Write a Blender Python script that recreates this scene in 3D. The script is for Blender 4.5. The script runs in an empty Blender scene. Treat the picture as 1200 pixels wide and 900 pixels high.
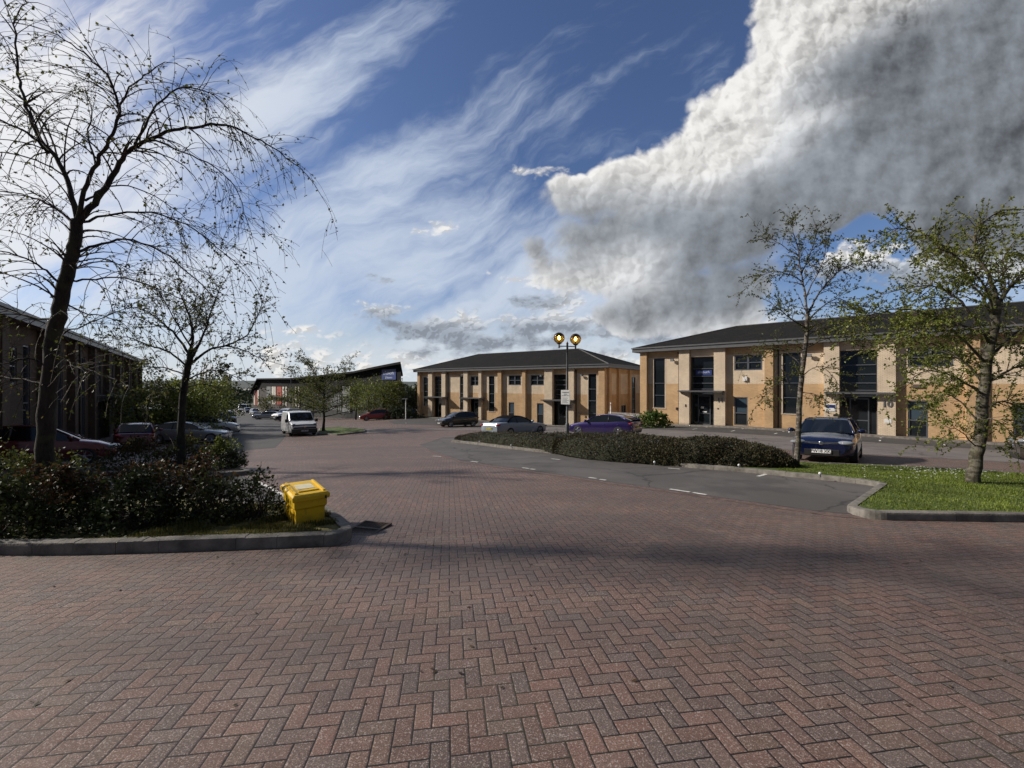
import bpy, bmesh, math, random
import numpy as np
from mathutils import Vector, Matrix, Quaternion, noise
R = math.radians
sc = bpy.context.scene
COL = sc.collection
F = 485.0                      # focal length in pixels of a 1200 px wide picture
CZ = 1.59                      # camera height above the paving at the camera
rnd = random.Random(7)

# ------------------------------------------------------------ terrain
CTRL = [(0,2.06,1.71),(-6,2.5,1.75),(6,2.5,1.75),(0,6,1.97),(-5.5,6.2,2.0),(5,8,2.1),(12.2,38.9,3.62),(18,34,3.55),(25.4,27.4,3.5),
        (29.4,23.8,3.5),(-13.6,60.6,4.78),(-2,52.5,4.78),(9.9,43.8,4.72),(0,26.9,3.4),(6.3,26.9,3.4),(10,14,2.6),(9,9.5,2.25),(-17.5,34,4.2),
        (-5.4,40.4,4.15),(-19.5,58,5.15),(-66,108,7.6),(-21,24,3.75),(-16,15,3.0),(-21,27,3.85),(-9,11.5,2.45),(35,18,3.3)]
def softY(Y):
    if Y > 85: return 85 + 45*(1-math.exp(-(Y-85)/45.))
    if Y < -4: return -4 - 6*(1-math.exp((Y+4)/6.))
    return Y
def base_drop(X, Y): return 1.59 + .062*softY(Y)
_P = np.array(CTRL); _S = 11.0
_D = ((_P[:,None,:2]-_P[None,:,:2])**2).sum(-1)
_K = np.exp(-_D/(2*_S*_S)) + .12*np.eye(len(_P))
_w = np.linalg.solve(_K, _P[:,2]-np.array([base_drop(a,b) for a,b in _P[:,:2]]))
def gz(X, Y):
    r = float((np.exp(-((_P[:,0]-X)**2+(_P[:,1]-Y)**2)/(2*_S*_S))*_w).sum())
    return CZ - (base_drop(X,Y)+r)
def gnormal(X, Y, e=.6):
    return Vector((gz(X-e,Y)-gz(X+e,Y), gz(X,Y-e)-gz(X,Y+e), 2*e)).normalized()
def on_ground(px, py, dz=0.0):
    """point of the terrain seen at a pixel of the reference picture"""
    dx=(px-600)/F; dz_=(450-py)/F
    lo, hi = 1.0, 400.0
    f=lambda Y: CZ+dz_*Y-(gz(dx*Y,Y)+dz)
    prev=lo; Y=lo
    while Y<hi:
        Y=prev*1.04
        if f(Y)<0: break
        prev=Y
    a,b=prev,Y
    for _ in range(30):
        m=(a+b)/2
        if f(m)>0: a=m
        else: b=m
    return (dx*a, a)

def frange(a,b,s):
    n=int(round((b-a)/s)); return [a+(b-a)*i/n for i in range(n)]
GX = frange(-640,-120,40)+frange(-120,-44,4)+frange(-44,44,1)+frange(44,120,4)+frange(120,640,40)+[640]
GY = frange(-300,-60,40)+frange(-60,-8,4)+frange(-8,72,1)+frange(72,160,4)+frange(160,900,40)+[900]
GZ = [[gz(x,y) for x in GX] for y in GY]
import bisect
def gq(X,Y):
    """height of the triangulated ground sheet"""
    i=min(max(bisect.bisect_right(GX,X)-1,0),len(GX)-2); j=min(max(bisect.bisect_right(GY,Y)-1,0),len(GY)-2)
    u=(X-GX[i])/(GX[i+1]-GX[i]); v=(Y-GY[j])/(GY[j+1]-GY[j])
    a,b,c,d=GZ[j][i],GZ[j][i+1],GZ[j+1][i+1],GZ[j+1][i]
    return a+(b-a)*u+(c-b)*v if u>=v else a+(d-a)*v+(c-d)*u

# ------------------------------------------------------------ mesh builder
class MB:
    def __init__(s): s.v=[]; s.f=[]; s.m=[]
    def add(s, vs, fs, mi=0):
        o=len(s.v); s.v.extend([tuple(v) for v in vs]); s.f.extend([tuple(i+o for i in f) for f in fs]); s.m.extend([mi]*len(fs)); return s
    def box(s, c, d, rz=0, mi=0, M=None):
        x,y,z=d[0]/2,d[1]/2,d[2]/2
        vs=[Vector((a*x,b*y,e*z)) for a in(-1,1) for b in(-1,1) for e in(-1,1)]
        if rz: q=Matrix.Rotation(rz,3,'Z'); vs=[q@v for v in vs]
        if M is not None: vs=[M@v for v in vs]
        vs=[v+Vector(c) for v in vs]
        return s.add(vs,[(0,1,3,2),(4,6,7,5),(0,4,5,1),(2,3,7,6),(0,2,6,4),(1,5,7,3)],mi)
    def b2(s,x0,x1,y0,y1,z0,z1,mi=0): return s.box(((x0+x1)/2,(y0+y1)/2,(z0+z1)/2),(x1-x0,y1-y0,z1-z0),mi=mi)
    def quad(s,a,b,c,d,mi=0): return s.add([a,b,c,d],[(0,1,2,3)],mi)
    def tube(s, pts, rad, n=6, mi=0, caps=True):
        pts=[Vector(p) for p in pts]; N=len(pts)
        if not hasattr(rad,'__len__'): rad=[rad]*N
        o=len(s.v); up=Vector((0,0,1))
        t=(pts[1]-pts[0]).normalized(); a=t.cross(up)
        if a.length<.1: a=t.cross(Vector((1,0,0)))
        a.normalize()
        for i,p in enumerate(pts):
            t=(pts[min(i+1,N-1)]-pts[max(i-1,0)])
            if t.length<1e-9: t=Vector((0,0,1))
            t.normalize(); a=(a-t*a.dot(t))
            if a.length<1e-6: a=t.orthogonal()
            a.normalize(); b=t.cross(a)
            for k in range(n):
                g=2*math.pi*k/n; q=p+(a*math.cos(g)+b*math.sin(g))*rad[i]; s.v.append((q.x,q.y,q.z))
        for i in range(N-1):
            for k in range(n):
                k2=(k+1)%n; s.f.append((o+i*n+k,o+i*n+k2,o+(i+1)*n+k2,o+(i+1)*n+k)); s.m.append(mi)
        if caps:
            s.f.append(tuple(o+k for k in range(n))[::-1]); s.m.append(mi)
            s.f.append(tuple(o+(N-1)*n+k for k in range(n))); s.m.append(mi)
        return s
    def lathe(s, prof, n=24, c=(0,0,0), axis='Z', mi=0, M=None):
        o=len(s.v); c=Vector(c)
        for r,z in prof:
            for k in range(n):
                g=2*math.pi*k/n; p=Vector((r*math.cos(g),r*math.sin(g),z))
                if axis=='Y': p=Vector((p.x,p.z,p.y))
                if axis=='X': p=Vector((p.z,p.x,p.y))
                if M is not None: p=M@p
                p=p+c; s.v.append((p.x,p.y,p.z))
        for i in range(len(prof)-1):
            for k in range(n):
                k2=(k+1)%n; s.f.append((o+i*n+k,o+i*n+k2,o+(i+1)*n+k2,o+(i+1)*n+k)); s.m.append(mi)
        return s
    def ball(s, c, r, n=14, mi=0, M=None):
        if not hasattr(r,'__len__'): r=(r,r,r)
        o=len(s.v); c=Vector(c); m=max(6,n//2)
        for i in range(m+1):
            th=math.pi*i/m
            for k in range(n):
                g=2*math.pi*k/n; p=Vector((r[0]*math.sin(th)*math.cos(g),r[1]*math.sin(th)*math.sin(g),r[2]*math.cos(th)))
                if M is not None: p=M@p
                p=p+c; s.v.append((p.x,p.y,p.z))
        for i in range(m):
            for k in range(n):
                k2=(k+1)%n; s.f.append((o+i*n+k,o+(i+1)*n+k,o+(i+1)*n+k2,o+i*n+k2)); s.m.append(mi)
        return s
    def prism(s, poly, a, b, axis='Y', mi=0):
        """poly of (p,q); extruded from a to b along axis"""
        n=len(poly)
        def P(p,q,t): return {'Y':(p,t,q),'X':(t,p,q),'Z':(p,q,t)}[axis]
        vs=[P(p,q,a) for p,q in poly]+[P(p,q,b) for p,q in poly]
        fs=[tuple(range(n)),tuple(range(n,2*n))[::-1]]+[(i,i+n,(i+1)%n+n,(i+1)%n) for i in range(n)]
        return s.add(vs,fs,mi)
    def build(s, name, mats, parent=None, smooth=False, fix=False, auto=None):
        me=bpy.data.meshes.new(name); me.from_pydata(s.v,[],s.f)
        if not isinstance(mats,(list,tuple)): mats=[mats]
        for m in mats: me.materials.append(m)
        if len(mats)>1: me.polygons.foreach_set('material_index', s.m)
        if fix:
            bm=bmesh.new(); bm.from_mesh(me); bmesh.ops.remove_doubles(bm,verts=bm.verts,dist=1e-5); bmesh.ops.recalc_face_normals(bm,faces=bm.faces); bm.to_mesh(me); bm.free()
        if smooth: me.polygons.foreach_set('use_smooth',[True]*len(me.polygons))
        if auto is not None:
            me.polygons.foreach_set('use_smooth',[True]*len(me.polygons))
            try: me.set_sharp_from_angle(angle=R(auto))
            except Exception: pass
        me.update()
        o=bpy.data.objects.new(name,me); COL.objects.link(o)
        if parent is not None: o.parent=parent
        return o

def tag(o,label=None,cat=None,group=None,kind=None):
    if label: o['label']=label
    if cat: o['category']=cat
    if group: o['group']=group
    if kind: o['kind']=kind
    return o
def thing(name,label,cat,loc=(0,0,0),rz=0,group=None):
    o=bpy.data.objects.new(name,None); COL.objects.link(o); o.empty_display_size=.2
    o.location=loc; o.rotation_euler=(0,0,rz); return tag(o,label,cat,group)
def struct(o): o['kind']='structure'; return o
def stand(o,X,Y,head):
    """put a thing on the sloping ground, x axis along the heading"""
    n=gnormal(X,Y,1.2); h=Vector((head[0],head[1],0)); h=(h-n*h.dot(n)).normalized(); y=n.cross(h)
    M=Matrix((h,y,n)).transposed().to_4x4(); M.translation=Vector((X,Y,gz(X,Y)+.004)); o.matrix_world=M
    o.rotation_mode='XYZ'; o.rotation_euler=M.to_euler(); o.location=M.translation
def bevel(o,w=.01,seg=2,angle=35):
    bm=bmesh.new(); bm.from_mesh(o.data)
    bmesh.ops.remove_doubles(bm,verts=bm.verts,dist=1e-5)
    ed=[e for e in bm.edges if len(e.link_faces)==2 and e.calc_face_angle(0)>R(angle)]
    bmesh.ops.bevel(bm,geom=ed,offset=w,segments=seg,profile=.6,affect='EDGES',clamp_overlap=True)
    bm.to_mesh(o.data); bm.free(); return o
def text_mesh(s,size,extr=.004,font_bold=.0,align='CENTER'):
    cu=bpy.data.curves.new('t','FONT'); cu.body=s; cu.size=size; cu.extrude=extr; cu.align_x=align; cu.align_y='CENTER'; cu.offset=font_bold; cu.resolution_u=3
    ob=bpy.data.objects.new('t',cu); COL.objects.link(ob)
    dg=bpy.context.evaluated_depsgraph_get(); me=bpy.data.meshes.new_from_object(ob.evaluated_get(dg))
    COL.objects.unlink(ob); bpy.data.objects.remove(ob); bpy.data.curves.remove(cu); return me
def writing(name,s,size,mat,parent,M,bold=0,extr=.004):
    me=text_mesh(s,size,extr,bold); me.materials.clear(); me.materials.append(mat); me.transform(M)
    o=bpy.data.objects.new(name,me); COL.objects.link(o); o.parent=parent; return o
def frameM(o,x,y):
    """matrix whose local x,y plane is spanned by x and y at o"""
    x=Vector(x).normalized(); y=Vector(y); y=(y-x*y.dot(x)).normalized(); z=x.cross(y)
    M=Matrix((x,y,z)).transposed().to_4x4(); M.translation=Vector(o); return M

# ------------------------------------------------------------ node helpers
class NT:
    def __init__(s,tree): s.t=tree; s.n=tree.nodes; s.l=tree.links
    def node(s,ty,**k):
        n=s.n.new(ty)
        for a,b in k.items(): setattr(n,a,b)
        return n
    def put(s,sock,v):
        if v is None: return
        if isinstance(v,bpy.types.NodeSocket): s.l.new(v,sock)
        else:
            if isinstance(v,(tuple,list)) and sock.type=='RGBA' and len(v)==3: v=(*v,1)
            sock.default_value=v
    def m(s,op,a,b=None,c=None,clamp=False):
        n=s.node('ShaderNodeMath',operation=op,use_clamp=clamp)
        for i,v in enumerate((a,b,c)): s.put(n.inputs[i],v)
        return n.outputs[0]
    def add(s,a,b): return s.m('ADD',a,b)
    def sub(s,a,b): return s.m('SUBTRACT',a,b)
    def mul(s,a,b): return s.m('MULTIPLY',a,b)
    def div(s,a,b): return s.m('DIVIDE',a,b)
    def xyz(s,v):
        n=s.node('ShaderNodeSeparateXYZ'); s.put(n.inputs[0],v); return n.outputs
    def vec(s,x,y,z=0.0):
        n=s.node('ShaderNodeCombineXYZ')
        for i,v in enumerate((x,y,z)): s.put(n.inputs[i],v)
        return n.outputs[0]
    def noise(s,v,scale,detail=3.0,rough=.5,dist=0.0,col=False,lac=2.0):
        n=s.node('ShaderNodeTexNoise'); s.put(n.inputs['Vector'],v); s.put(n.inputs['Scale'],scale); n.inputs['Detail'].default_value=detail
        n.inputs['Roughness'].default_value=rough; n.inputs['Distortion'].default_value=dist; n.inputs['Lacunarity'].default_value=lac
        return n.outputs[1 if col else 0]
    def white(s,v,col=False):
        n=s.node('ShaderNodeTexWhiteNoise',noise_dimensions='3D'); s.put(n.inputs['Vector'],v); return n.outputs['Color' if col else 'Value']
    def sstep(s,a,b,x):
        n=s.node('ShaderNodeMapRange',interpolation_type='SMOOTHSTEP'); s.put(n.inputs[0],x); s.put(n.inputs[1],a); s.put(n.inputs[2],b); return n.outputs[0]
    def rng(s,x,a,b,c,d):
        n=s.node('ShaderNodeMapRange'); 
        for i,v in enumerate((x,a,b,c,d)): s.put(n.inputs[i],v)
        return n.outputs[0]
    def mix(s,f,a,b,mode='MIX'):
        n=s.node('ShaderNodeMix',data_type='RGBA',blend_type=mode); s.put(n.inputs[0],f); s.put(n.inputs[6],a); s.put(n.inputs[7],b); return n.outputs[2]
    def bump(s,h,dist,strength=1.0):
        n=s.node('ShaderNodeBump'); n.inputs['Strength'].default_value=strength; n.inputs['Distance'].default_value=dist; s.put(n.inputs['Height'],h); return n.outputs[0]
    def ramp(s,f,stops):
        n=s.node('ShaderNodeValToRGB'); s.put(n.inputs[0],f); e=n.color_ramp.elements
        while len(e)<len(stops): e.new(.5)
        for i,(p,c) in enumerate(stops): e[i].position=p; e[i].color=(*c,1)
        return n.outputs[0]
def new_mat(name):
    m=bpy.data.materials.new(name); m.use_nodes=True; t=NT(m.node_tree); b=m.node_tree.nodes['Principled BSDF']; return m,t,b
def simple(name,col,rough=.5,metal=0,var=.12,scale=8,coat=0,spec=.5,bumpd=0,bscale=60,emit=None,es=0):
    m,t,b=new_mat(name); co=t.node('ShaderNodeTexCoord').outputs['Object']
    n=t.noise(co,scale,4,.6); f=t.rng(n,.3,.7,1-var,1+var)
    mx=t.node('ShaderNodeMix',data_type='RGBA',blend_type='MULTIPLY'); mx.inputs[0].default_value=1; mx.inputs[6].default_value=(*col,1); t.l.new(t.vec(f,f,f),mx.inputs[7])
    t.put(b.inputs['Base Color'],mx.outputs[2]); b.inputs['Roughness'].default_value=rough; b.inputs['Metallic'].default_value=metal
    b.inputs['Coat Weight'].default_value=coat; b.inputs['Coat Roughness'].default_value=.04; b.inputs['Specular IOR Level'].default_value=spec
    if bumpd: t.put(b.inputs['Normal'],t.bump(t.noise(co,bscale,3),bumpd))
    if emit: b.inputs['Emission Color'].default_value=(*emit,1); b.inputs['Emission Strength'].default_value=es
    return m
# ------------------------------------------------------------ materials
def herringbone():
    m,t,b=new_mat('block_paving'); co=t.node('ShaderNodeTexCoord').outputs['Object']
    X,Y,Z=t.xyz(co)
    a=R(8.6); w=.0908
    # slight wobble of the laying
    wb=t.noise(co,.35,2,col=True); wx,wy,_=t.xyz(wb)
    X=t.add(X,t.mul(t.sub(wx,.5),.05)); Y=t.add(Y,t.mul(t.sub(wy,.5),.05))
    x=t.div(t.add(t.mul(X,math.cos(a)),t.mul(Y,math.sin(a))),w)
    y=t.div(t.sub(t.mul(Y,math.cos(a)),t.mul(X,math.sin(a))),w)
    i=t.m('FLOOR',x); j=t.m('FLOOR',y); fx=t.sub(x,i); fy=t.sub(y,j)
    k=t.m('FLOORED_MODULO',t.add(t.sub(i,j),.25),4.0); k=t.m('FLOOR',k)
    H=t.m('LESS_THAN',k,1.5)
    uH=t.add(fx,k); uV=t.add(fy,t.sub(3.0,k))
    mixf=lambda A,B: t.add(B,t.mul(H,t.sub(A,B)))
    u=mixf(uH,uV); v=mixf(fy,fx)
    ai=mixf(t.sub(i,k),i); aj=mixf(j,t.sub(j,t.sub(3.0,k)))
    ida=t.vec(ai,aj,H)
    d=t.m('MINIMUM',t.m('MINIMUM',u,t.sub(2.0,u)),t.m('MINIMUM',v,t.sub(1.0,v)))
    ra=t.white(ida); rb=t.white(t.vec(aj,ai,t.add(H,3.7)))
    chip=t.mul(t.sub(t.noise(co,38,2),.5),.05)
    joint=t.sstep(.030,.058,t.add(d,chip))             # 0 in the joint
    edge=t.sstep(.03,.13,d)
    base=t.ramp(ra,[(0,(.165,.120,.104)),(.15,(.190,.126,.106)),(.45,(.225,.126,.098)),(.7,(.248,.132,.098)),(.9,(.245,.158,.114)),(1,(.185,.132,.114))])
    f=t.rng(rb,0,1,.54,.78); base=t.mix(1,base,t.vec(f,f,f),'MULTIPLY')
    g=t.noise(co,150,3,.75); sp=t.sstep(.565,.615,g)       # pale aggregate
    sp2=t.sstep(.60,.66,t.noise(co,85,2,.6))
    base=t.mix(t.mul(sp,.62),base,(.62,.46,.39)); base=t.mix(t.mul(sp2,.6),base,(.50,.43,.40))
    dk=t.sstep(.52,.62,t.noise(t.vec(X,Y,5.0),110,2)); base=t.mix(t.mul(dk,.55),base,(.05,.04,.038))
    # large stains, tyre-worn darker lanes, pale dust
    st=t.sstep(.42,.66,t.noise(t.vec(t.mul(X,.22),Y,3.0),.55,5,.6)); base=t.mix(t.mul(st,.5),base,(.085,.066,.060))
    st2=t.sstep(.45,.7,t.noise(co,1.7,5,.65)); base=t.mix(t.mul(st2,.25),base,(.10,.085,.08))
    du=t.sstep(.5,.72,t.noise(t.vec(X,Y,9.0),.9,5,.6)); base=t.mix(t.mul(du,.16),base,(.32,.235,.20))
    sp3=t.sstep(.735,.76,t.noise(t.vec(X,Y,2.0),6.5,3,.5)); base=t.mix(t.mul(sp3,.7),base,(.03,.026,.024))
    jc=t.mix(t.sstep(.45,.62,t.noise(co,.8,5,.6)),(.005,.004,.003),(.030,.030,.014))
    col=t.mix(joint,jc,base)
    t.put(b.inputs['Base Color'],col)
    t.put(b.inputs['Roughness'],t.rng(t.noise(co,60,2),.3,.7,.55,.85))
    h=t.add(t.mul(edge,.45),t.add(t.mul(t.noise(co,330,3,.6),.35),t.mul(rb,.35)))
    t.put(b.inputs['Normal'],t.bump(h,.0035))
    return m
def asphalt(name,c=.07,tint=(1,.97,.95),worn=.5):
    m,t,b=new_mat(name); co=t.node('ShaderNodeTexCoord').outputs['Object']
    n=t.noise(co,160,2,.6); base=t.mix(n,tuple(c*.5*k for k in tint),tuple(c*1.5*k for k in tint))
    base=t.mix(t.mul(t.sstep(.40,.68,t.noise(co,.5,5,.65)),worn),base,tuple(c*1.75*k for k in tint))
    X,Y,Z=t.xyz(co)
    base=t.mix(t.mul(t.sstep(.52,.66,t.noise(t.vec(X,Y,7.0),.8,4,.6)),.55),base,(c*.55,c*.53,c*.52))
    vo=t.node('ShaderNodeTexVoronoi',feature='DISTANCE_TO_EDGE'); t.put(vo.inputs['Vector'],t.vec(t.add(X,t.mul(t.noise(co,1.5,4),1.2)),Y,0.0)); vo.inputs['Scale'].default_value=.23
    cr=t.m('SUBTRACT',1.0,t.sstep(.0,.012,vo.outputs[0])); base=t.mix(t.mul(cr,.7),base,(.02,.02,.02))
    t.put(b.inputs['Base Color'],base); b.inputs['Roughness'].default_value=.82
    t.put(b.inputs['Normal'],t.bump(t.noise(co,210,3,.7),.004)); return m
def brick(name,c1,c2,mortar,bump=.006,dirt=.35):
    m,t,b=new_mat(name); co=t.node('ShaderNodeTexCoord').outputs['Object']; X,Y,Z=t.xyz(co)
    v=t.vec(t.add(X,Y),Z,0.0)
    n=t.node('ShaderNodeTexBrick'); t.put(n.inputs['Vector'],v); n.inputs['Scale'].default_value=1; n.inputs['Brick Width'].default_value=.225; n.inputs['Row Height'].default_value=.075
    n.inputs['Mortar Size'].default_value=.010; n.inputs['Mortar Smooth'].default_value=.2; n.inputs['Bias'].default_value=0
    n.inputs['Color1'].default_value=(*c1,1); n.inputs['Color2'].default_value=(*c2,1); n.inputs['Mortar'].default_value=(*mortar,1)
    f=t.rng(t.noise(co,.9,5,.6),.3,.7,1-dirt*.5,1+dirt*.3); col=t.mix(1,n.outputs[0],t.vec(f,f,f),'MULTIPLY')
    # streaks run down from sills and eaves
    s=t.sstep(.55,.75,t.noise(t.vec(t.mul(t.add(X,Y),5.0),t.mul(Z,.35),1.0),1,4,.6)); col=t.mix(t.mul(s,dirt*.6),col,tuple(k*.45 for k in c1))
    g=t.sstep(.25,.0,t.add(Z,t.mul(t.sub(t.noise(co,3,3),.5),.5))); col=t.mix(t.mul(g,.45),col,(.07,.055,.04))
    t.put(b.inputs['Base Color'],col); b.inputs['Roughness'].default_value=.88; b.inputs['Specular IOR Level'].default_value=.25
    t.put(b.inputs['Normal'],t.bump(t.add(t.mul(n.outputs[1],-1.0),t.mul(t.noise(co,90,3),.3)),bump)); return m
def roofmat():
    m,t,b=new_mat('roof_tiles'); co=t.node('ShaderNodeTexCoord').outputs['Object']; X,Y,Z=t.xyz(co)
    n=t.node('ShaderNodeTexBrick'); t.put(n.inputs['Vector'],t.vec(t.add(X,0.0),t.mul(Z,3.1),0.0)); n.inputs['Scale'].default_value=1; n.inputs['Brick Width'].default_value=.33; n.inputs['Row Height'].default_value=.33
    n.inputs['Mortar Size'].default_value=.012; n.inputs['Color1'].default_value=(.016,.0155,.0155,1); n.inputs['Color2'].default_value=(.022,.021,.0205,1); n.inputs['Mortar'].default_value=(.008,.008,.008,1)
    c=t.mix(t.mul(t.sstep(.45,.7,t.noise(co,.7,6,.7)),.5),n.outputs[0],(.03,.027,.02)); c=t.mix(t.mul(t.sstep(.6,.7,t.noise(co,9,3,.7)),.35),c,(.075,.075,.06))
    t.put(b.inputs['Base Color'],c); b.inputs['Roughness'].default_value=.9; b.inputs['Specular IOR Level'].default_value=.1; t.put(b.inputs['Normal'],t.bump(t.mul(n.outputs[1],-1.0),.012)); return m
def leafmat(name,cols,trans=.35):
    m=bpy.data.materials.new(name); m.use_nodes=True; t=NT(m.node_tree); t.n.clear()
    g=t.node('ShaderNodeNewGeometry'); c=t.ramp(g.outputs['Random Per Island'],[(i/(len(cols)-1),k) for i,k in enumerate(cols)])
    co=t.node('ShaderNodeTexCoord').outputs['Object']; f=t.rng(t.noise(co,1.3,3),.3,.7,.6,1.35); c=t.mix(1,c,t.vec(f,f,f),'MULTIPLY')
    p=t.node('ShaderNodeBsdfPrincipled'); t.put(p.inputs['Base Color'],c); p.inputs['Roughness'].default_value=.55; p.inputs['Specular IOR Level'].default_value=.3
    tr=t.node('ShaderNodeBsdfTranslucent'); t.put(tr.inputs[0],c); mx=t.node('ShaderNodeMixShader'); mx.inputs[0].default_value=trans
    t.l.new(p.outputs[0],mx.inputs[1]); t.l.new(tr.outputs[0],mx.inputs[2]); o=t.node('ShaderNodeOutputMaterial'); t.l.new(mx.outputs[0],o.inputs[0]); return m
def bark(name,c1,c2,birch=0.0):
    m,t,b=new_mat(name); co=t.node('ShaderNodeTexCoord').outputs['Object']; X,Y,Z=t.xyz(co)
    n=t.noise(t.vec(t.mul(X,6.0),t.mul(Y,6.0),t.mul(Z,1.6)),3,5,.7); c=t.mix(t.sstep(.35,.65,n),c1,c2)
    if birch:
        s=t.sstep(.48,.56,t.noise(t.vec(X,Y,t.mul(Z,3.0)),4,4,.7)); c=t.mix(t.mul(s,birch),c,(.42,.38,.33))
    c=t.mix(t.mul(t.sstep(.5,.65,t.noise(co,5,4)),.35),c,(.06,.075,.03))
    t.put(b.inputs['Base Color'],c); b.inputs['Roughness'].default_value=.9; t.put(b.inputs['Normal'],t.bump(n,.02)); return m
def carpaint(name,c,metal=.3,rough=.28,coat=1.0):
    m,t,b=new_mat(name); co=t.node('ShaderNodeTexCoord').outputs['Object']; X,Y,Z=t.xyz(co)
    d=t.mul(t.sstep(.55,.1,Z),t.rng(t.noise(co,4,4),.3,.7,.2,.8))      # road dirt on the sills
    col=t.mix(t.mul(d,.5),c,(.07,.06,.05)); t.put(b.inputs['Base Color'],col); b.inputs['Metallic'].default_value=metal
    t.put(b.inputs['Roughness'],t.add(rough,t.mul(d,.4))); b.inputs['Coat Weight'].default_value=coat; b.inputs['Coat Roughness'].default_value=.05; return m
def glassmat(name,c=(.012,.016,.02),rough=.04,spec=.6):
    m,t,b=new_mat(name); co=t.node('ShaderNodeTexCoord').outputs['Object']
    b.inputs['Base Color'].default_value=(*c,1); t.put(b.inputs['Roughness'],t.rng(t.noise(co,1.5,3),.3,.7,rough,rough+.05)); b.inputs['Specular IOR Level'].default_value=spec
    t.put(b.inputs['Normal'],t.bump(t.noise(co,.8,1),.01,.25)); return m
def grassmat():
    m,t,b=new_mat('grass_ground'); co=t.node('ShaderNodeTexCoord').outputs['Object']
    c=t.mix(t.noise(co,7,5,.7),(.045,.075,.012),(.11,.15,.03)); c=t.mix(t.mul(t.sstep(.52,.68,t.noise(co,1.3,4,.6)),.6),c,(.10,.10,.03)); c=t.mix(t.mul(t.sstep(.6,.7,t.noise(co,25,3)),.6),c,(.03,.05,.01))
    t.put(b.inputs['Base Color'],c); b.inputs['Roughness'].default_value=.9; t.put(b.inputs['Normal'],t.bump(t.noise(co,40,4,.7),.03)); return m

M={}
M['paving']=herringbone()
M['asphalt']=asphalt('asphalt_bays',.088,(1,.90,.84)); M['road']=asphalt('asphalt_road',.062,(1,.94,.91),.3); M['drive']=asphalt('weathered_drive',.15,(1,.87,.80),.4)
M['far_ground']=simple('far_ground',(.035,.045,.022),.95,var=.4,scale=.05)
M['kerb']=simple('kerb_concrete',(.17,.155,.135),.9,var=.45,scale=5,bumpd=.006,bscale=45)
M['kerb_edge']=simple('edging_concrete',(.24,.21,.18),.9,var=.4,scale=4,bumpd=.006,bscale=45)
M['soil']=simple('bark_soil',(.035,.025,.018),.95,var=.5,scale=12,bumpd=.03,bscale=22)
M['grass']=grassmat()
M['paint_line']=simple('road_paint',(.62,.60,.56),.7,var=.35,scale=9)
M['orange']=brick('buff_orange_brick',(.61,.395,.205),(.52,.32,.16),(.50,.39,.27))
M['cream']=brick('cream_brick',(.76,.62,.46),(.69,.55,.40),(.50,.42,.33))
M['shade_brick_low']=brick('shade_darkened_brick',(.09,.062,.044),(.075,.052,.037),(.07,.058,.046))  # left building's brick, with its shade darkened into the colour here and below
M['shade_brick']=brick('shade_darkened_brick_pale',(.125,.085,.062),(.10,.068,.05),(.10,.08,.062))
M['roof']=roofmat()
M['fascia']=simple('grey_fascia',(.115,.118,.125),.45,var=.12,scale=2)
M['soffit']=simple('soffit',(.10,.085,.07),.7)
M['frame']=simple('window_frame_grey',(.085,.095,.115),.4,var=.08)
M['glass']=glassmat('window_glass')
M['glass2']=glassmat('sky_reflection_glass',(.05,.075,.10),.1,.5)  # blue sky reflection put into the colour, for the small windows
M['pipe']=simple('downpipe_black',(.02,.02,.022),.4)
M['black']=simple('black_plastic',(.018,.018,.019),.45)
M['rubber']=simple('tyre_rubber',(.02,.02,.02),.85,bumpd=.002)
M['rim']=simple('alloy_rim',(.42,.43,.45),.28,metal=.9,var=.05)
M['rim_dark']=simple('dark_alloy',(.08,.08,.085),.3,metal=.8,var=.05)
M['chrome']=simple('chrome',(.75,.76,.78),.12,metal=1,var=.02)
M['lampglass']=glassmat('headlamp_glass',(.22,.24,.26),.05,.8)
M['red_lamp']=glassmat('tail_lamp',(.30,.012,.012),.08,.7)
M['amber_lamp']=glassmat('indicator_lamp',(.6,.2,.02),.08,.7)
M['carglass']=glassmat('car_glass',(.006,.008,.010),.02,.7)
M['plate_white']=simple('plate_white',(.75,.75,.73),.4,var=.04)
M['plate_yellow']=simple('plate_yellow',(.72,.62,.10),.4,var=.04)
M['ink']=simple('ink_black',(.02,.02,.022),.6)
M['white_panel']=simple('white_panel',(.72,.72,.70),.5,var=.08)
M['post_grey']=simple('galvanised_grey',(.15,.155,.16),.5,metal=.3,var=.2,scale=5)
M['post_dark']=simple('painted_column',(.11,.115,.12),.45,metal=.2,var=.25,scale=5)
def grp():
    m,t,b=new_mat('yellow_grp'); co=t.node('ShaderNodeTexCoord').outputs['Object']; X,Y,Z=t.xyz(co)
    c=t.mix(t.noise(co,5,4,.6),(.74,.44,.010),(.84,.54,.014)); c=t.mix(t.mul(t.sstep(.18,.0,t.add(Z,t.mul(t.sub(t.noise(co,9,4),.5),.25))),.6),c,(.16,.11,.03))
    c=t.mix(t.mul(t.sstep(.56,.66,t.noise(t.vec(t.mul(X,14.0),t.mul(Y,14.0),t.mul(Z,3.0)),2,5,.7)),.5),c,(.45,.27,.03)); c=t.mix(t.mul(t.sstep(.62,.68,t.noise(co,16,5,.7)),.6),c,(.20,.14,.05))
    t.put(b.inputs['Base Color'],c); t.put(b.inputs['Roughness'],t.rng(t.noise(co,12,4),.3,.7,.35,.65)); t.put(b.inputs['Normal'],t.bump(t.noise(co,40,3),.002)); return m
M['yellow']=grp()
M['iron']=simple('cast_iron',(.085,.06,.045),.7,metal=.4,var=.4,scale=14)
M['mesh_white']=simple('galvanised_rail',(.45,.45,.44),.5,var=.15)
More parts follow.
